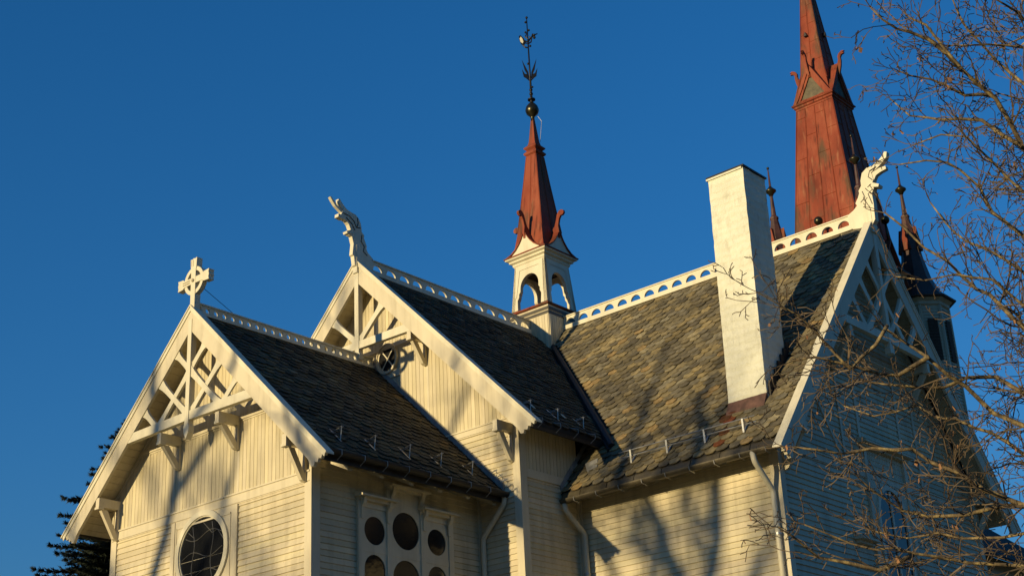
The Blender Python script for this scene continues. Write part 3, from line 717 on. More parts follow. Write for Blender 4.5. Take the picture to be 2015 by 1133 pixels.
mb.prism([(-3.69, cy - .385, rz(-3.69) + .13), (-3.74, cy - .385, rz(-3.74) + .13), (-3.86, cy - .385, rz(-3.86) + .045), (-3.86, cy - .385, rz(-3.86) + .015), (-3.69, cy - .385, rz(-3.69) + .01)], (0, .81, 0))
mb.build('chimney_flashing', 'brick', chim)
mb = MB()
for k in range(7):
    xx = cx - .36 + k * .13; zz = hC + pC * xx
    mb.box(xx, xx + .13, cy - .435, cy - .405, zz - .05, zz + .30)
mb.build('chimney_flashing', 'valley', chim); mb = MB()
for k in range(7):
    xx = cx - .36 + k * .13; zz = hC + pC * xx; mb.box(xx, xx + .13, cy + .405, cy + .43, zz - .05, zz + .12)
mb.build('chimney_flashing', 'valley', chim)

# ------------------------------------------------------------------ ridge turret over the crossing
mb = MB(); mb.square(0, 0, [(.575, 4.3), (.58, 5.6), (.595, 6.24)]); tur = mb.build('ridge_turret', 'paint', church)
b = MB()
for k_, ps in (('-x', -.582), ('-y', -.582)):
    pl = PL(k_, ps); boards_v(b, pl, -.56, .56, lambda t: 4.6, lambda t: 6.0, .085)
    for i in range(2): pl.box(b, -.59 - .004 * i, .59 + .004 * i, 6.02 + .10 * i, 6.09 + .10 * i, .0, .018 + .010 * i)
b.build('vertical_boards', 'boards', tur)
mb = MB(); mb.square(0, 0, [(.59, 6.25), (.638, 6.27), (.638, 6.295), (.60, 6.325), (.50, 6.37)]); mb.build('turret_apron', 'copper', tur)
def zface(k, s0, z0, s1, z1):   # plane leaning inwards
    def f(t, z, o=0):
        s = s0 + (s1 - s0) * (z - z0) / (z1 - z0) + o
        return {0: (-s, t, z), 1: (t, -s, z), 2: (s, t, z), 3: (t, s, z)}[k]
    return f
for k in range(4):
    f = zface(k, .555, 6.36, .462, 7.56); mb = MB(); n = 14
    inner = [(-.36, 6.36), (-.37, 6.62), (-.325, 6.70), (-.325, 6.78), (-.285, 6.83), (-.285, 6.90)] + [(-.285 * math.cos(math.pi * j / n), 6.92 + .32 * math.sin(math.pi * j / n)) for j in range(n + 1)]
    inner += [(-t, z) for t, z in inner[:6][::-1]]
    def outw(z): return (.555 + (.462 - .555) * (z - 6.36) / 1.2)
    half = len(inner) // 2
    L = inner[:half + 1]; Rr = inner[half:]
    for side, seq in ((-1, L), (1, Rr)):
        top = [(0, 7.56), (side * outw(7.56), 7.56), (side * outw(6.36), 6.36)] 
        pts = top + (seq if side < 0 else seq[::-1])
        a = [Vector(f(t, z, 0)) for t, z in pts]; c = [Vector(f(t, z, -.10)) for t, z in pts]; i = len(mb.v); m_ = len(pts)
        mb.v += [tuple(q) for q in a + c]; mb.f += [tuple(range(i, i + m_)), tuple(range(i + 2 * m_ - 1, i + m_ - 1, -1))]; mb.c += [None, None]
        for q in range(m_): mb.f.append((i + q, i + (q + 1) % m_, i + m_ + (q + 1) % m_, i + m_ + q)); mb.c.append(None)
    for side in (-1, 1):            # raised border
        mb.poly([f(side * .30, 7.40, .012), f(side * .42, 7.40, .012), f(side * .44, 6.7, .012), f(side * .40, 6.7, .012)])
    mb.poly([f(-.42, 7.40, .012), f(.42, 7.40, .012), f(.41, 7.56, .012), f(-.41, 7.56, .012)])
    mb.build('belfry_arch', 'white', tur)
mb = MB(); mb.square(0, 0, [(.46, 7.50), (.50, 7.56), (.50, 7.60), (.56, 7.63), (.56, 7.67), (.63, 7.70), (.63, 7.745), (.40, 7.76)]); mb.build('cornice', 'white', tur)
mb = MB(); mb.square(0, 0, [(.42, 7.34), (.42, 7.42)]); mb.build('belfry_ceiling', 'dark_wood', tur)
mb = MB()       # flared skirt and spire of red copper
mb.square(0, 0, [(.655, 7.735), (.655, 7.76), (.56, 7.80), (.49, 7.90), (.445, 8.06), (.415, 8.25), (.385, 8.45), (.235, 9.79), (.155, 10.58), (.195, 10.62), (.205, 10.66), (.14, 10.74), (.19, 10.79), (.20, 10.82), (.12, 10.90), (.095, 11.0), (.035, 11.66)])
spir = mb.build('spire', 'copper', tur)
mb = MB()
def rib4(mb, prof, xc=0, yc=0, r_=.012, fr=(-.33, .33)):
    for k in range(4):
        for f in fr:
            pts = []
            for h, z in prof:
                s = h + .002; t = f * h; pts.append({0: (xc - s, yc + t, z), 1: (xc + t, yc - s, z), 2: (xc + s, yc + t, z), 3: (xc + t, yc + s, z)}[k])
            mb.tube(pts, r_, 4)
    for sx in (-1, 1):
        for sy in (-1, 1): mb.tube([(xc + sx * h, yc + sy * h, z) for h, z in prof], r_ * 1.3, 4)
rib4(mb, [(.385, 8.45), (.235, 9.79), (.158, 10.56)], fr=(0,)); mb.build('standing_seam', 'copper', spir)
for k in range(4):       # pale concave gables with copper horns
    def g(t, z, o=0): return {0: (-o, t, z), 1: (t, -o, z), 2: (o, t, z), 3: (t, o, z)}[k]
    prof = [(.60, 7.75), (.44, 7.80), (.29, 7.90), (.17, 8.03), (.09, 8.15), (.05, 8.24)]
    out = [(-t, z) for t, z in prof] + [(t, z) for t, z in prof[::-1]]
    e = Vector(g(0, 0, .06))
    mb = MB(); mb.prism([g(t, z, .53) for t, z in out], e); gb = mb.build('gablet', 'white', tur)
    mb = MB()           # curved copper roof of the gablet
    for s in (1, -1):
        q = [(s * t, z) for t, z in prof]
        for a, b_ in zip(q, q[1:]): mb.prism([g(a[0], a[1] + .0, .40), g(b_[0], b_[1], .40), g(b_[0], b_[1] + .035, .40), g(a[0], a[1] + .03, .40)], Vector(g(0, 0, .23)))
    mb.build('gablet_roof', 'copper', tur)
    hp = [(.37, 8.06), (.60, 8.14), (.635, 8.28), (.61, 8.45), (.65, 8.62), (.70, 8.70), (.765, 8.70), (.81, 8.745), (.80, 8.81), (.73, 8.85), (.66, 8.83), (.595, 8.75), (.555, 8.60), (.50, 8.46), (.43, 8.40)]
    mb = MB(); a = Vector(g(.03, 0, 0)) - Vector(g(-.03, 0, 0)); mb.prism([g(-.03, z, o) for o, z in hp], a); mb.build('horn', 'copper', tur)
mb = MB(); mb.lathe(0, 0, [(.045, 11.60), (.05, 11.70), (.06, 11.73), (.15, 11.82), (.175, 11.90), (.175, 11.93), (.15, 12.02), (.09, 12.10), (.05, 12.13), (.04, 12.16)], 20)
mb.build('ball', 'bronze', tur, True)
mb = MB(); mb.lathe(0, 0, [(.045, 12.14), (.045, 12.2), (.10, 12.215), (.10, 12.245), (.03, 12.26), (.03, 12.5)], 12); mb.build('finial_collar', 'black', tur)
# wrought finial in the plane facing the churchyard path
hv = Vector((.782, .623, 0)).cross(Vector((0, 0, 1))); hv = Vector((.623, -.782, 0))
def F(u, z): return tuple(hv * u + Vector((0, 0, z)))
mb = MB(); mb.tube([F(0, 12.25), F(0, 13.2), F(0, 14.70)], [.032, .022, .013], 8)
mb.ball(F(0, 14.70), .035, 8); mb.ball(F(0, 12.40), .05, 8); mb.ball(F(0, 12.52), .045, 8); mb.ball(F(.04, 12.6), .03, 6)
for u, z in ((-.035, 14.56), (.035, 14.31), (-.05, 14.25), (.05, 13.83), (-.03, 13.30)): mb.ball(F(u, z), .032, 8)
fin = mb.build('finial_rod', 'black', tur, True)
mb = MB()
for pts in ([(0, 13.78), (-.08, 13.80), (-.14, 13.87), (-.09, 13.95), (-.02, 13.9)], [(0, 13.95), (.06, 14.05), (.15, 14.15), (.26, 14.19)], [(0, 14.0), (.10, 14.08), (.13, 14.2)], [(0, 13.9), (.08, 13.95), (.10, 14.06), (.03, 14.12)], [(0, 13.95), (-.1, 14.0), (-.12, 14.08)], [(0, 14.05), (-.06, 14.12), (-.02, 14.22)]):
    mb.tube([F(*q) for q in pts], [.02] * (len(pts) - 1) + [.012], 6)
for u, z in ((.165, 14.15), (.17, 14.08)): mb.ball(F(u, z), .04, 8)
mb.build('scrollwork', 'black', fin)
def plate(pts, th=.02):
    q = [Vector(F(*p)) for p in pts]; nn = Vector((.782, .623, 0)) * th; mb.prism([tuple(p - nn * .5) for p in q], nn)
mb = MB()
for s in (1, -1):
    plate([(s * .02, 12.85), (s * .04, 13.05), (s * .19, 13.43), (s * .13, 13.12), (s * .085, 13.02)])
    plate([(s * .02, 12.78), (s * .05, 12.98), (s * .13, 13.0), (s * .20, 13.15), (s * .165, 12.92), (s * .11, 12.88)])
mb.build('iron_leaf', 'black', fin)
mb = MB(); plate([(-.07, 13.92), (-.13, 13.86), (-.19, 13.93), (-.225, 14.06), (-.23, 14.13), (-.19, 14.16), (-.14, 14.10), (-.09, 14.02)], .06); co = mb.build('weathercock', 'black', fin)
mb = MB(); plate([(-.14, 13.90), (-.195, 13.95), (-.215, 14.05), (-.18, 14.11), (-.14, 14.04), (-.12, 13.95)], .075); mb.build('breast', 'white', co)
mb = MB(); mb.tube([(.09, -.10, 11.75), (.16, -.16, 11.6), (.14, -.13, 11.3), (.11, -.11, 11.0)], .006, 4); mb.build('lightning_wire', 'steel', tur)

# ------------------------------------------------------------------ tower, spire and corner turrets
TX = 16.421
mb = MB(); mb.square(TX, 0, [(1.60, GZ), (1.60, 10.6)]); tow = mb.build('tower', 'paint', church)
b = MB()
for k_, ps in (('-x', TX - 1.605), ('-y', -1.605)): boards_h(b, PL(k_, ps), 1.0, 10.6, lambda z: (-1.6, 1.6) if k_ == '-x' else (TX - 1.6, TX + 1.6))
b.build('clapboards', 'boards', tow)
for k in range(4):
    def g(t, z, o=0): return {0: (TX - o, t, z), 1: (TX + t, -o, z), 2: (TX + o, t, z), 3: (TX + t, o, z)}[k]
    mb = MB(); mb.prism([g(-1.2, 10.6, 1.45), g(1.2, 10.6, 1.45), g(0, 12.75, 1.45)], Vector(g(0, 0, .12)) - Vector(g(0, 0, 0))); tg = mb.build('tower_gable', 'paint', tow)
    mb = MB()
    for s in (1, -1): mb.prism([g(s * 1.35, 10.5, .5), g(0, 12.85, .5), g(0, 12.95, .5), g(s * 1.42, 10.5, .5)], Vector(g(0, 0, 1.2)) - Vector(g(0, 0, 0)))
    mb.build('gable_roof', 'copper', tow)
    p_ = g(0, 0, 1.6); mb = MB(); mb.tube([(p_[0], p_[1], 12.8), (p_[0], p_[1], 13.6)], .04, 8); mb.ball((p_[0], p_[1], 13.65), .15, 14); mb.build('ball', 'bronze', tow, True)
mb = MB(); SP = [(1.30, 11.4), (1.13, 13.8), (.70, 18.40)]
mb.square(TX, 0, [(1.5, 10.6)] + SP); ts = mb.build('spire', 'copper', tow, label='tall red copper spire rising behind the transept ridge')
mb = MB(); rib4(mb, SP, TX, 0, .022, (-.5, 0, .5))
for k in range(4):
    for i, (fa, fb) in enumerate(((-1, -.5), (-.5, 0), (0, .5), (.5, 1))):
        for z in (12.3, 14.0 , 15.7, 17.3):
            zz = z + (.75 if i % 2 else 0) + .1 * k
            h = 1.13 + (.70 - 1.13) * (zz - 13.8) / 4.6
            if zz > 18.2: continue
            def g(t, z_, o=0): return {0: (TX - o, t, z_), 1: (TX + t, -o, z_), 2: (TX + o, t, z_), 3: (TX + t, o, z_)}[k]
            mb.tube([g(fa * h, zz, h + .004), g(fb * h, zz, h + .004)], .012, 4)
mb.build('standing_seam', 'copper', ts)
mb = MB(); mb.square(TX, 0, [(.66, 18.36), (.72, 18.40), (.72, 18.46), (.765, 18.49), (.765, 18.55), (.82, 18.58), (.82, 18.62), (.6, 18.64)]); mb.build('spire_cornice', 'copper', tow)
mb = MB(); UP = [(.46, 19.9), (.20, 23.0), (.02, 25.2)]
mb.square(TX, 0, [(.83, 18.61), (.72, 18.68), (.60, 18.95), (.54, 19.35)] + UP); us = mb.build('spire', 'copper', tow)
mb = MB(); rib4(mb, [(.56, 19.35)] + UP, TX, 0, .016, (.0,))
for k in range(4):
    for i, z in enumerate((20.3, 21.1, 21.9, 22.7)):
        for fa, fb, dz in ((-1, 0, 0), (0, 1, .38)):
            zz = z + dz; h = .46 + (.20 - .46) * (zz - 19.9) / 3.1
            def g(t, z_, o=0): return {0: (TX - o, t, z_), 1: (TX + t, -o, z_), 2: (TX + o, t, z_), 3: (TX + t, o, z_)}[k]
            mb.tube([g(fa * h, zz, h + .003), g(fb * h, zz, h + .003)], .009, 4)
mb.build('standing_seam', 'copper', us)
for k in range(4):
    def g(t, z, o=0): return {0: (TX - o, t, z), 1: (TX + t, -o, z), 2: (TX + o, t, z), 3: (TX + t, o, z)}[k]
    e = lambda a: Vector(g(0, 0, a)) - Vector(g(0, 0, 0))
    mb = MB()
    for s in (1, -1):
        q = [(.78, 18.64), (.66, 18.80), (.33, 19.42), (0, 20.05)]; qi = [(.64, 18.64), (.54, 18.78), (.27, 19.27), (0, 19.80)]
        for a, b_, c, d_ in zip(q, q[1:], qi, qi[1:]): mb.prism([g(s * a[0], a[1], .25), g(s * b_[0], b_[1], .25), g(s * d_[0], d_[1], .25), g(s * c[0], c[1], .25)], e(.53))
        i_ = [(.50, 18.70), (.43, 18.80), (.21, 19.20), (0, 19.60)]
        for a, b_, c, d_ in zip(qi, qi[1:], i_, i_[1:]): mb.prism([g(s * a[0], a[1], .25), g(s * b_[0], b_[1], .25), g(s * d_[0], d_[1], .25), g(s * c[0], c[1], .25)], e(.49))
    mb.prism([g(-.6, 18.64, .25), g(.6, 18.64, .25), g(.51, 18.72, .25), g(-.51, 18.72, .25)], e(.48))
    gt = mb.build('gablet', 'copper', tow)
    mb = MB(); mb.prism([g(-.60, 18.64, .25), g(.60, 18.64, .25), g(0, 19.70, .25)], e(.44)); mb.build('gablet_panel', 'verdigris', gt)
    mb = MB(); hp = [(.62, 19.85), (.78, 20.02), (.83, 20.16), (.82, 20.28), (.87, 20.38), (1.0, 20.46), (1.10, 20.42), (1.02, 20.39), (1.09, 20.34), (.97, 20.31), (.92, 20.22), (.93, 20.1), (.90, 19.9), (.80, 19.55), (.74, 19.5)]
    a = Vector(g(.04, 0, 0)) - Vector(g(-.04, 0, 0)); mb.prism([g(-.04, z, o) for o, z in hp], a); mb.build('dragon_head', 'copper', tow)
    mb = MB(); mb.prism([g(.02, 21.35, .30), g(.14, 21.35, .30), g(.08, 21.52, .30)], e(.16)); mb.build('spire_vent', 'valley', tow)
ct = None
for sx, sy in ((-1, 1), (-1, -1), (1, -1), (1, 1)):
    px, py = TX + sx * 1.61, sy * 1.61
    mb = MB(); mb.lathe(px, py, [(.86, GZ), (.86, 10.7), (.93, 10.75), (.93, 10.85), (1.05, 10.95)], 8, math.pi / 8); ctu = mb.build('corner_turret', 'paint', church)
    b = MB()
    for j in range(8):
        a0 = math.pi / 8 + j * math.pi / 4; a1 = a0 + math.pi / 4; z = 3.0
        b.tube([(px + .87 * math.cos(a0), py + .87 * math.sin(a0), 1), (px + .87 * math.cos(a0), py + .87 * math.sin(a0), 10.72)], .06, 5)
        while z < 10.6:
            ra, rb_ = .885, .863
            b.poly([(px + ra * math.cos(a0), py + ra * math.sin(a0), z), (px + ra * math.cos(a1), py + ra * math.sin(a1), z), (px + rb_ * math.cos(a1), py + rb_ * math.sin(a1), z + .11), (px + rb_ * math.cos(a0), py + rb_ * math.sin(a0), z + .11)]); z += .11
    b.build('clapboards', 'paint', ctu)
    for j in (3, 4, 5, 6):
        b = MB(); am = math.pi / 4 * (j + 1); ca, sa_ = math.cos(am), math.sin(am); z = 8.8
        while z < 10.2:
            c = Vector((px + .84 * ca, py + .84 * sa_, z)); tv = Vector((-sa_, ca, 0)); nv = Vector((ca, sa_, 0))
            b.prism([c - tv * .16, c + tv * .16, c + tv * .16 + nv * .02 + Vector((0, 0, .09)), c - tv * .16 + nv * .02 + Vector((0, 0, .09))], nv * .03); z += .11
        b.build('louvre_panel', 'dark_wood', ctu)
    mb = MB(); mb.lathe(px, py, [(1.17, 10.96), (1.18, 11.0), (.98, 11.10), (.75, 11.4), (.52, 11.9), (.36, 12.7), (.27, 13.45), (.28, 13.5), (.13, 14.15)], 8, math.pi / 8); cs = mb.build('spire', 'brown_copper', ctu)
    mb = MB(); mb.lathe(px, py, [(.275, 13.35), (.20, 13.8), (.13, 14.22), (.15, 14.26), (.15, 14.32), (.085, 14.4), (.05, 15.15)], 8, math.pi / 8); mb.lathe(px, py, [(.052, 15.05), (.035, 15.7), (.02, 16.15)], 6); mb.build('spike', 'brown_copper', cs)
    mb = MB()
    for j in range(4):
        a = j * math.pi / 2; c, s_ = math.cos(a), math.sin(a); q = lambda t, z, o: (px + c * o - s_ * t, py + s_ * o + c * t, z)
        mb.prism([q(-.17, 12.95, .22), q(.17, 12.95, .22), q(0, 13.85, .16)], (c * .16, s_ * .16, 0))
    mb.build('gablet', 'copper', cs)
    mb = MB(); mb.lathe(px, py, [(.05, 15.12), (.10, 15.22), (.19, 15.30), (.19, 15.34), (.10, 15.42), (.04, 15.50)], 14); mb.build('ball', 'bronze', ctu, True); mb = MB(); mb.ball((px, py, 16.2), .05, 8); mb.build('spike_tip', 'bronze', ctu, True)
# low side aisle roof beyond the transept
mb = MB(); mb.prism([(6.2, -4.4, 2.3), (13.5, -4.4, 2.3), (13.5, -7.0, .25), (6.2, -7.0, .25)], (0, 0, -.1)); ais = mb.build('aisle_roof', 'underlay', church)
mb = MB(); mb.box(6.4, 13.2, -6.6, -3.7, GZ, .35); mb.build('aisle_wall', 'paint', church)

# ------------------------------------------------------------------ snow guards, downpipes
def guard(parent, base, nd, td, sd, m_, hh=.17):
    base, nd, td, sd = Vector(base), Vector(nd), Vector(td), Vector(sd); mb = MB()
    f = base + nd * .03; top = f + nd * hh
    mb.tube([f - sd * .10, top + sd * .02, f + sd * .17], .011, 4); mb.tube([f + td * .04 - sd * .10, top + td * .04 + sd * .02], .008, 4)
    mb.beam(f - sd * .2, f + sd * .2, .035, .006, nd); return mb.build('snow_guard', m_, parent)
ndA = Vector((0, -pA, 1)).normalized(); sdA = Vector((0, -1, -pA)).normalized()
for x in (-9.56, -8.77, -7.92, -7.12, -6.29): guard(roofA, (x, -2.95, hA - pA * 2.95), ndA, (1, 0, 0), sdA, 'steel', .2)
mb = MB()
for o in (.10, .19): mb.tube([Vector((xA + .25, -2.95, hA - pA * 2.95)) + ndA * o, Vector((xBw - .3, -2.95, hA - pA * 2.95)) + ndA * o], .006, 4)
mb.build('snow_rail', 'gutter', roofA)
ndB = Vector((0, -pB, 1)).normalized(); sdB = Vector((0, -1, -pB)).normalized()
for x in (-5.68, -4.88, -4.10): guard(roofB, (x, -3.92, hBr - pB * 3.92), ndB, (1, 0, 0), sdB, 'steel', .16)
for x in (-5.42, -4.5):
    mb = MB(); q = Vector((x, -3.86, hBr - pB * 3.86)) + ndB * .05; mb.beam(q - sdB * .06, q + sdB * .08, .05, .012, ndB); mb.build('roof_hook', 'white', roofB)
ndC = Vector((-pC, 0, 1)).normalized(); sdC = Vector((-1, 0, -pC)).normalized()
for y in (-5.30, -6.11, -6.93, -7.74):
    q = Vector((-4.20, y, hC - pC * 4.20)); mb = MB(); f = q + ndC * .035
    a, b_, c = f - sdC * .02, f + sdC * .20, f + ndC * .17 + sdC * .02
    for p0, p1 in ((a, c), (c, b_), (a, b_)): mb.beam(p0, p1, .035, .012, ndC.cross(Vector((0, 1, 0))))
    mb.build('snow_guard', 'steel', roofC)
for o, u in ((.15, .0), (.06, .05)):
    mb = MB(); q = Vector((-4.20, 0, hC - pC * 4.20)) + ndC * (o + .035) + sdC * u; mb.tube([q + Vector((0, -7.98, 0)), q + Vector((0, -5.02, 0))], .011, 6); mb.build('snow_rail', 'steel', roofC)
def pipe(pts, m_, parent, r_=.05):
    mb = MB(); q = [Vector(p) for p in pts]; out = [q[0]]
    for a, b_, c in zip(q, q[1:], q[2:]):
        for k in range(5):
            u = k / 4; d0 = (a - b_).normalized() * .07; d1 = (c - b_).normalized() * .07; out.append((b_ + d0) * (1 - u) ** 2 + b_ * 2 * u * (1 - u) + (b_ + d1) * u * u)
    out.append(q[-1]); mb.tube(out, r_, 12); o = mb.build('downpipe', m_, parent, True)
    for z in (q[-2].z - .75, q[-2].z - 2.7):
        c = MB(); c.tube([(q[-1].x, q[-1].y, z - .02), (q[-1].x, q[-1].y, z + .02)], r_ + .012, 12); c.build('pipe_clip', 'steel', o)
    return o
pipe([(-4.62, -8.02, .16), (-4.62, -8.04, -.02), (-4.12, -8.045, -.45), (-4.12, -8.045, GZ + .1)], 'white', church)
pipe([(-4.58, -3.86, .10), (-4.58, -3.87, -.02), (-4.11, -3.93, -.42), (-4.11, -3.93, GZ + .1)], 'trim', church)
pipe([(-5.80, -3.42, .14), (-5.80, -3.42, .0), (-5.79, -2.86, -.55), (-5.79, -2.86, GZ + .1)], 'trim', church)

# ------------------------------------------------------------------ trees
def grow(mb, leaf, p, d, L, r, lvl, rng, droop=0.0, maxl=4, ends=None):
    """a zigzag shoot with side shoots"""
    n = max(3, int(L / (.13 if lvl < 2 else .075))); st = L / n; pts = [Vector(p)]; rad = [r]; d = Vector(d).normalized(); kids = []
    for k in range(n):
        j = .17 if lvl < 2 else .22
        d = (d + Vector((rng.gauss(0, j), rng.gauss(0, j), rng.gauss(0, j) + droop))).normalized()
        pts.append(pts[-1] + d * st); rad.append(max(.0042, r * (1 - .7 * (k + 1) / n)))
        if lvl < maxl and rng.random() < (.8 if lvl < 2 else .68): kids.append((pts[-1].copy(), d.copy(), rad[-1], k / n))
    mb.tube(pts, rad, 5 if r > .02 else 3, False)
    for q, dd, rr, u in kids:
        ax = dd.orthogonal().normalized(); ax.rotate(Matrix.Rotation(rng.uniform(0, 2 * math.pi), 3, dd)); nd_ = dd.copy(); nd_.rotate(Matrix.Rotation(rng.uniform(.5, 1.1), 3, ax))
        grow(mb, leaf, q, nd_, L * rng.uniform(.28, .55) * (1 - .4 * u), rr * .62, lvl + 1, rng, droop, maxl, ends)
    if ends is not None and lvl >= maxl - 1: ends.append((pts[-1], d))
LIMBS = {
 'L13':[(-12.96, -17.04, 7.63), (-13.23, -16.77, 8.17), (-13.42, -16.59, 8.49), (-13.4, -16.38, 8.87), (-13.74, -16.27, 9.11), (-13.77, -16.2, 9.52)],
 'L14':[(-13.26, -16.9, 6.42), (-13.8, -16.75, 6.89), (-13.95, -16.58, 7.2), (-14.17, -16.45, 7.42), (-14.54, -16.38, 7.61), (-14.63, -16.19, 7.67), (-14.69, -15.97, 7.63)],
 'L15':[(-12.7, -16.58, 5.4), (-13.0, -16.25, 6.0), (-13.4, -16.19, 6.4), (-13.62, -16.02, 6.66), (-13.85, -15.79, 6.7), (-13.92, -15.52, 6.66), (-14.03, -15.29, 6.78)],
 'L16':[(-12.68, -16.53, 4.58), (-12.82, -16.07, 4.98), (-13.01, -15.79, 5.19), (-13.02, -15.53, 5.45), (-13.25, -15.3, 5.55), (-13.33, -14.97, 5.76), (-13.35, -14.56, 5.76), (-13.44, -14.31, 5.91)],
 'L17':[(-13.02, -16.51, 3.88), (-13.24, -16.09, 4.22), (-13.28, -15.76, 4.41), (-13.36, -15.4, 4.43), (-13.43, -15.06, 4.53), (-13.38, -14.7, 4.56), (-13.62, -14.43, 4.67)],
 'L1':[(-12.79, -16.6, 4.73), (-12.99, -16.21, 5.06), (-13.28, -15.94, 5.32), (-13.43, -15.74, 5.51), (-13.61, -15.63, 5.74), (-13.87, -15.6, 5.8), (-14.06, -15.49, 5.92), (-14.06, -15.3, 6.12), (-14.34, -15.27, 6.19)],
 'L1b':[(-14.1, -15.51, 5.9), (-14.11, -15.22, 5.81), (-14.54, -14.98, 5.87), (-14.72, -14.75, 5.95), (-15.0, -14.67, 5.89)],
 'L1c':[(-14.4, -15.3, 6.17), (-14.64, -15.02, 5.8), (-14.78, -14.88, 6.06), (-14.86, -14.86, 6.16), (-15.11, -14.83, 6.23), (-15.24, -14.74, 6.33), (-15.44, -14.67, 6.41)],
 'L2':[(-13.17, -16.9, 5.5), (-13.2, -16.41, 5.9), (-13.38, -16.14, 6.2), (-13.46, -16.07, 6.32), (-13.52, -16.03, 6.43), (-13.42, -15.79, 6.68), (-13.62, -15.63, 6.92), (-13.64, -15.46, 7.13), (-13.7, -15.33, 7.38), (-13.8, -15.2, 7.53)],
 'L3':[(-12.53, -16.72, 6.38), (-12.84, -16.45, 6.83), (-12.92, -16.14, 7.22), (-13.13, -15.95, 7.48), (-13.09, -15.88, 7.79), (-13.15, -15.77, 7.97), (-13.36, -15.7, 8.04), (-13.38, -15.53, 8.13), (-13.41, -15.25, 8.17)],
 'L4':[(-12.72, -16.82, 7.01), (-13.2, -16.63, 7.49), (-13.45, -16.49, 7.87), (-13.68, -16.48, 8.0), (-13.84, -16.46, 8.25), (-14.03, -16.38, 8.36), (-14.17, -16.33, 8.43), (-14.32, -16.26, 8.63), (-14.53, -16.22, 8.82), (-14.61, -16.1, 8.91)],
 'L4b':[(-13.98, -16.25, 8.55), (-14.32, -16.11, 8.83), (-14.61, -15.94, 8.87), (-14.89, -15.86, 9.01)],
 'L4c':[(-13.1, -16.21, 8.66), (-13.43, -16.04, 8.63), (-13.59, -15.78, 8.84), (-13.77, -15.66, 8.85), (-13.95, -15.62, 8.85)],
 'L4d':[(-13.53, -16.51, 7.83), (-13.64, -16.21, 8.18), (-13.8, -15.89, 8.27), (-13.72, -15.57, 8.46), (-13.82, -15.44, 8.67)],
 'L5':[(-14.28, -17.45, 7.87), (-14.63, -17.32, 8.07), (-14.76, -17.14, 8.34), (-14.9, -17.12, 8.38), (-15.3, -17.09, 8.34)],
 'L6':[(-12.75, -17.0, 8.54), (-13.35, -16.64, 8.91), (-13.67, -16.41, 8.89), (-13.92, -16.14, 8.91)],
 'L7':[(-13.06, -16.57, 4.12), (-13.29, -16.15, 4.43), (-13.66, -15.95, 4.56), (-13.65, -15.8, 4.65), (-13.9, -15.71, 4.72), (-13.87, -15.57, 4.85), (-14.07, -15.5, 4.92), (-14.06, -15.37, 5.02), (-14.16, -15.26, 5.12), (-14.36, -15.21, 5.08), (-14.39, -15.01, 5.15), (-14.7, -14.85, 5.08), (-14.98, -14.57, 5.14)],
 'L8':[(-12.91, -15.67, 4.74), (-13.21, -15.49, 4.7), (-13.34, -15.29, 4.66), (-13.51, -15.0, 4.67), (-13.65, -14.82, 4.73), (-13.94, -14.75, 4.88), (-14.13, -14.7, 4.99)],
 'L9':[(-13.38, -16.6, 3.69), (-13.75, -16.28, 3.91), (-13.82, -15.92, 4.03), (-14.08, -15.55, 4.1), (-14.45, -15.26, 4.16), (-14.73, -14.88, 4.3), (-14.9, -14.72, 4.38), (-15.04, -14.61, 4.45)],
 'L10':[(-14.32, -15.19, 4.19), (-14.52, -14.97, 4.06), (-14.73, -14.78, 4.12), (-14.87, -14.61, 4.21), (-15.15, -14.58, 4.33), (-15.34, -14.53, 4.4)],
 'L11':[(-12.11, -16.32, 5.2), (-12.5, -16.06, 5.52), (-12.74, -15.8, 5.81), (-12.79, -15.58, 6.0), (-13.08, -15.41, 6.03), (-13.21, -15.2, 5.93), (-13.52, -14.99, 5.89), (-13.69, -14.67, 6.01)],
 'L12':[(-11.96, -16.45, 5.44), (-12.38, -16.04, 6.21), (-12.48, -15.92, 7.06), (-12.56, -15.72, 7.32), (-12.77, -15.52, 7.48), (-12.7, -15.32, 7.74), (-12.79, -15.24, 7.97)],
}
RAD = dict(L13=.034, L14=.032, L15=.032, L16=.034, L17=.03, L1=.05, L1b=.024, L1c=.02, L2=.044, L3=.038, L4=.048, L4b=.024, L4c=.022, L4d=.024, L5=.036, L6=.03, L7=.042, L8=.026, L9=.032, L10=.025, L11=.042, L12=.038)
LOW = ('L1b', 'L1c', 'L7', 'L8', 'L9', 'L10', 'L11', 'L16', 'L17')
TB = Vector((-12.35, -16.95, 0))
tree = thing('bare_tree', 'leafless tree reaching in from the right with lichen-gold branches and a few dry leaves', 'tree', TB)
rg = random.Random(21)
trk = MB(); tp = [(0, 0, 0), (-.02, .03, 1.2), (-.05, .06, 2.6), (-.10, .08, 4.0), (-.08, .12, 5.6), (-.16, .10, 7.2), (-.22, .16, 8.8), (-.3, .2, 10.6)]
trk.tube(tp, [.34, .26, .23, .20, .165, .13, .10, .05], 12); trk.build('trunk', 'bark', tree, True, z=0)
tw = MB(); ends = []
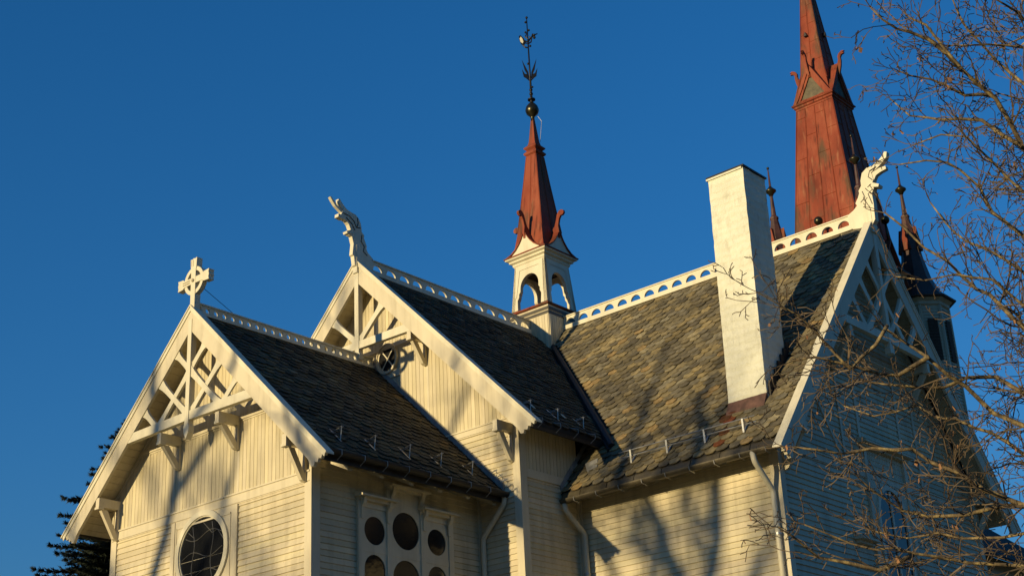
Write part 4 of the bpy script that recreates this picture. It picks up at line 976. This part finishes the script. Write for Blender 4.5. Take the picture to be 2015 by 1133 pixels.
for nm, pts in LIMBS.items():
    q = [Vector(p) - TB for p in pts]; r0 = RAD[nm]
    if nm in ('L1', 'L2', 'L3', 'L4', 'L5', 'L6', 'L7', 'L9', 'L11', 'L12', 'L13', 'L14', 'L15', 'L16', 'L17'):      # join the trunk
        z = max(1.5, q[0].z - .9); k = 0
        for a, b_ in zip(tp, tp[1:]):
            if a[2] <= z <= b_[2]: root = Vector(a).lerp(Vector(b_), (z - a[2]) / (b_[2] - a[2]))
        q = [root, root.lerp(q[0], .5) + Vector((0, 0, .1))] + q
    # resample with small kinks
    fine = []
    for a, b_ in zip(q, q[1:]):
        m_ = max(1, int((b_ - a).length / .16))
        for k in range(m_):
            fine.append(a.lerp(b_, k / m_) + Vector((rg.gauss(0, .012), rg.gauss(0, .012), rg.gauss(0, .014))))
    fine.append(q[-1]); n = len(fine); rad = [max(.006, r0 * (.92 - .76 * (k / n))) for k in range(n)]
    lb = MB(); lb.tube(fine, rad, 7); lb.build('limb', 'bark', tree, True, z=0)
    for k in range(2, int(n * .85)):                 # secondary boughs
        if rg.random() < (.66 if nm in LOW else .42): continue
        d = (fine[k + 1] - fine[k - 1]).normalized(); ax = d.orthogonal().normalized(); ax.rotate(Matrix.Rotation(rg.uniform(0, 6.283), 3, d))
        nd_ = d.copy(); nd_.rotate(Matrix.Rotation(rg.uniform(.4, .95), 3, ax)); nd_.z += .08
        grow(tw, None, fine[k], nd_, rg.uniform(.8, 1.7) * (1 - .62 * k / n), min(.021, rad[k] * .55), 1, rg, rg.uniform(-.02, .03), 4, ends)
    for k in range(2, n):
        if fine[k].x + TB.x > -12.75 and nm not in ('L5',) and rg.random() < .3: continue
        for rep in range(2 if rg.random() < .7 else 1):
            if rg.random() < (.42 if nm in LOW else .15): continue
            d = (fine[min(k + 1, n - 1)] - fine[k - 1]).normalized(); ax = d.orthogonal().normalized(); ax.rotate(Matrix.Rotation(rg.uniform(0, 6.283), 3, d))
            nd_ = d.copy(); nd_.rotate(Matrix.Rotation(rg.uniform(.45, 1.15), 3, ax))
            grow(tw, None, fine[k], nd_, rg.uniform(.4, 1.1) * (1 - .6 * k / n), min(.018, rad[k] * .5), 2, rg, rg.uniform(-.05, .03), 4, ends)
    grow(tw, None, fine[-1], (fine[-1] - fine[-2]), .4, rad[-1] * .8, 2, rg, 0, 4, ends)
for z in (3.6, 4.6, 5.7, 6.9, 8.0, 9.2):           # boughs on the far side of the trunk, outside the picture
    a_ = -.86 + rg.uniform(-.6, .6); lb = MB(); grow(lb, None, (-.1, .1, z), (math.cos(a_), math.sin(a_), .45), 2.6, .045, 0, rg, .02, 3, None); lb.build('limb', 'bark', tree, z=0, recalc=False)
tw.build('twigs', 'twig', tree, z=0, recalc=False)
lf = MB(); rg.shuffle(ends)
for p, d in ends[:190]:
    s = rg.uniform(.014, .03); a = d.orthogonal().normalized() * s; b_ = Vector((rg.uniform(-.5, .5), rg.uniform(-.5, .5), -1)).normalized() * s * 2.2
    m_ = p + b_ * .5; lf.poly([p, m_ + a, p + b_, m_ - a + Vector((.008, 0, .006))])
lf.build('dry_leaves', 'leaf', tree, z=0, recalc=False)

# fir behind the choir
def fir(base, h, spread, seed):
    t = thing('fir_tree', 'dark fir standing behind the left gable, its boughs showing past the eaves', 'tree', base)
    r = random.Random(seed); tr = MB(); tr.tube([(0, 0, 0), (.05, 0, h * .5), (0, 0, h)], [.32, .2, .03], 10); tr.build('trunk', 'bark', t, True, z=0)
    cr = MB(); z = 1.5
    while z < h - .1:
        u = 1 - z / h; ln = spread * (u ** .75) * r.uniform(.85, 1.1) + .15; nb = 9 if u > .25 else 7; a0 = r.uniform(0, 6.28)
        for j in range(nb):
            a = a0 + j * 6.283 / nb + r.uniform(-.25, .25); l_ = ln * r.uniform(.7, 1.12); out = Vector((math.cos(a), math.sin(a), 0)); sidev = Vector((-out.y, out.x, 0))
            n = max(3, int(l_ / .22)); pts = []
            for k in range(n + 1):
                v = k / n; pts.append(Vector((0, 0, z)) + out * l_ * v + Vector((0, 0, .28 * l_ * (.25 * v - .75 * v * v + .62 * v ** 3) * 1.0)))
            cr.tube(pts, [.03 * (1 - .8 * k / n) for k in range(n + 1)], 3, False)
            for k in range(1, n + 1):
                p = pts[k]; v = k / n; sp = (.45 * (1 - v) + .16) * min(1, l_ / 1.2)
                for s in (-1, 1, 0):
                    for rep in range(3):
                        d = (out * r.uniform(.5, 1) + sidev * s * r.uniform(.6, 1.1) + Vector((0, 0, r.uniform(-.12, .30)))).normalized(); e = p + d * sp * r.uniform(.6, 1.2)
                        m_ = 4
                        for q in range(m_):
                            b0 = p.lerp(e, q / m_); b1 = p.lerp(e, (q + 1) / m_)
                            for s2 in range(5):
                                nv = Vector((r.gauss(0, 1), r.gauss(0, 1), r.gauss(.25, 1))).normalized() * r.uniform(.04, .085); cr.poly([b0, b1, b1 + nv + d * .05])
        z += .20 + .22 * u
    cr.build('crown', 'fir', t, z=0, recalc=False); return t
fir((.0, 16.6, 0), 16.2, 5.3, 3)

# bare trees out in the churchyard towards the low sun; they shade the gables
def shade_tree(seed, trunk, tr_, limbs, twig=1.0):
    r = random.Random(seed); mb = MB(); tk = MB(); tk.tube(trunk, tr_, 8)
    for pts, r0, r1 in limbs:
        q = [Vector(p) for p in pts]; f = []
        for a, b_ in zip(q, q[1:]):
            m_ = max(2, int((b_ - a).length / .45))
            for k in range(m_): f.append(a.lerp(b_, k / m_) + Vector((r.gauss(0, .05), r.gauss(0, .05), r.gauss(0, .04))))
        f.append(q[-1]); n = len(f); rd = [1.3 * (r0 + (r1 - r0) * k / n) for k in range(n)]; tk.tube(f, rd, 7)
        for k in range(2, n):
            if r.random() < .42: continue
            d = (f[k] - f[k - 1]).normalized(); d.rotate(Matrix.Rotation(r.uniform(.5, 1.1) * r.choice((-1, 1)), 3, Vector((1, r.gauss(0, .4), r.gauss(0, .3))).normalized()))
            grow(mb, None, f[k], d, r.uniform(1.2, 2.6) * twig, rd[k] * .45, 1, r, .03, 2)
    return tk, mb
GT = 'bare trees in the churchyard beside the path'
def auto(seed, h, n, r0):
    r = random.Random(seed); L = []
    for k in range(n):
        a = k * 2.4 + r.uniform(-.4, .4); z = h * r.uniform(.35, .5); p = [(0, 0, z)]; d = Vector((math.cos(a) * .6, math.sin(a) * .9, 1.0))
        for j in range(3): d += Vector((r.gauss(0, .2), r.gauss(0, .2), .1)); p.append(tuple(Vector(p[-1]) + d.normalized() * h * .16))
        L.append((p, r0 * r.uniform(.7, 1), .03))
    return L
for (x, y, seed, trunk, tr_, limbs, tw_, lab) in [
    (-39.5, 0, 2, [(0, 6.4, 0), (0, 6.3, 6), (0, 6.1, 11.3), (0, 5.4, 13.0)], [.30, .22, .15, .11], [([(0, 5.4, 13.0), (0, 4.5, 13.9), (0, 3.2, 14.7), (.3, 2.2, 16.2)], .10, .03), ([(0, 5.5, 12.8), (.2, 5.3, 14.4), (0, 5.7, 16.5), (0, 5.5, 18.6)], .12, .03), ([(0, 6.15, 10.2), (.3, 7.2, 11.8), (0, 8.4, 13.4)], .10, .03), ([(0, 6.2, 9.6), (.3, 5.0, 10.9), (.2, 4.1, 12.2), (0, 3.4, 14)], .09, .03)], .8, 'bare churchyard tree whose shade falls on the choir gable'),
    (-37.4, 0, 9, [(0, -1.2, 0), (0, -1.0, 6), (0, -1.1, 10.9)], [.32, .26, .19], [([(0, -1.1, 10.8), (0, -.6, 12.2), (0, -.1, 13.6), (.2, .3, 15.5), (0, 1.0, 17.6)], .15, .012), ([(0, -1.1, 10.8), (0, -1.7, 12.2), (.2, -1.9, 13.4), (0, -1.2, 15.0), (0, -.9, 16.8)], .15, .012), ([(0, -1.05, 9.6), (0, .2, 11.2), (.2, 1.3, 13), (0, 1.9, 15.5)], .11, .02), ([(0, -1.08, 9.9), (.2, -2.1, 11), (0, -3.0, 12.3), (0, -3.5, 13.4)], .10, .03)], 1.0, 'bare churchyard tree whose forked shade falls on the transept wall'),
    (-62, 5.4, 5, [(0, 0, 0), (.1, .2, 8), (0, 0, 13)], [.36, .28, .18], auto(5, 21, 6, .13), 1.0, 'bare churchyard tree farther off whose shade dapples the chancel gable'),
    (-78, 6.2, 31, [(0, 0, 0), (.1, .2, 8), (0, 0, 14)], [.40, .30, .2], auto(31, 25, 5, .13), .8, 'bare churchyard tree on the far side of the path whose shade dapples the transept slope'),
    (-23.2, 17.0, 12, [(0, 0, 0), (.1, .2, 5), (0, .1, 12)], [.34, .26, .18], auto(12, 20, 10, .12), 1.2, 'bare churchyard tree mirrored in the round choir window')]:
    t = thing('bare_tree', lab, 'tree', (x, y, 0), GT); a, b_ = shade_tree(seed, trunk, tr_, limbs, tw_); a.build('trunk', 'bark', t, z=0); b_.build('crown', 'twig', t, z=0, recalc=False)

# ------------------------------------------------------------------ ground
g = MB(); n = 24; S = 1500
g.poly([(-S, -S, 0), (S, -S, 0), (S, S, 0), (-S, S, 0)]); gr = g.build('ground', 'grass', None, z=0); gr['kind'] = 'structure'; gr['label'] = 'winter grass round the church'
# unseen slopes, added to dim the skylight; low where the sun comes in
def blocker_hill_el(a):
    a = (a + 180) % 360 - 180
    d = abs((a - 172 + 180) % 360 - 180)
    if d < 24: return 3.5 + 1.0 * math.sin(a * .3)
    e = 15 + 4 * math.sin(a * .11) + 2.5 * math.sin(a * .37)
    if -15 < a < 95: e = 8
    if -150 < a <= -15: e = 8 + 2 * math.sin(a * .2)
    return min(e, 3.5 + (d - 24) * .9)
h_ = MB(); rr_ = random.Random(6); rings = []
for ri, (rad, f) in enumerate(((150, 0), (185, .35), (230, .7), (290, 1.0), (420, 1.02))):
    rings.append([(rad * math.cos(R(a)), rad * math.sin(R(a)), -1 if ri == 0 else math.tan(R(blocker_hill_el(a))) * 290 * f * (1 + rr_.uniform(-.05, .05))) for a in range(0, 360, 3)])
h_.loft(rings, False); hl = h_.build('sky_blocker_hills', 'sky_blocker_forest', None, True, z=0); hl['kind'] = 'structure'; hl['label'] = 'unseen wooded slopes added to dim the sky light on the walls'
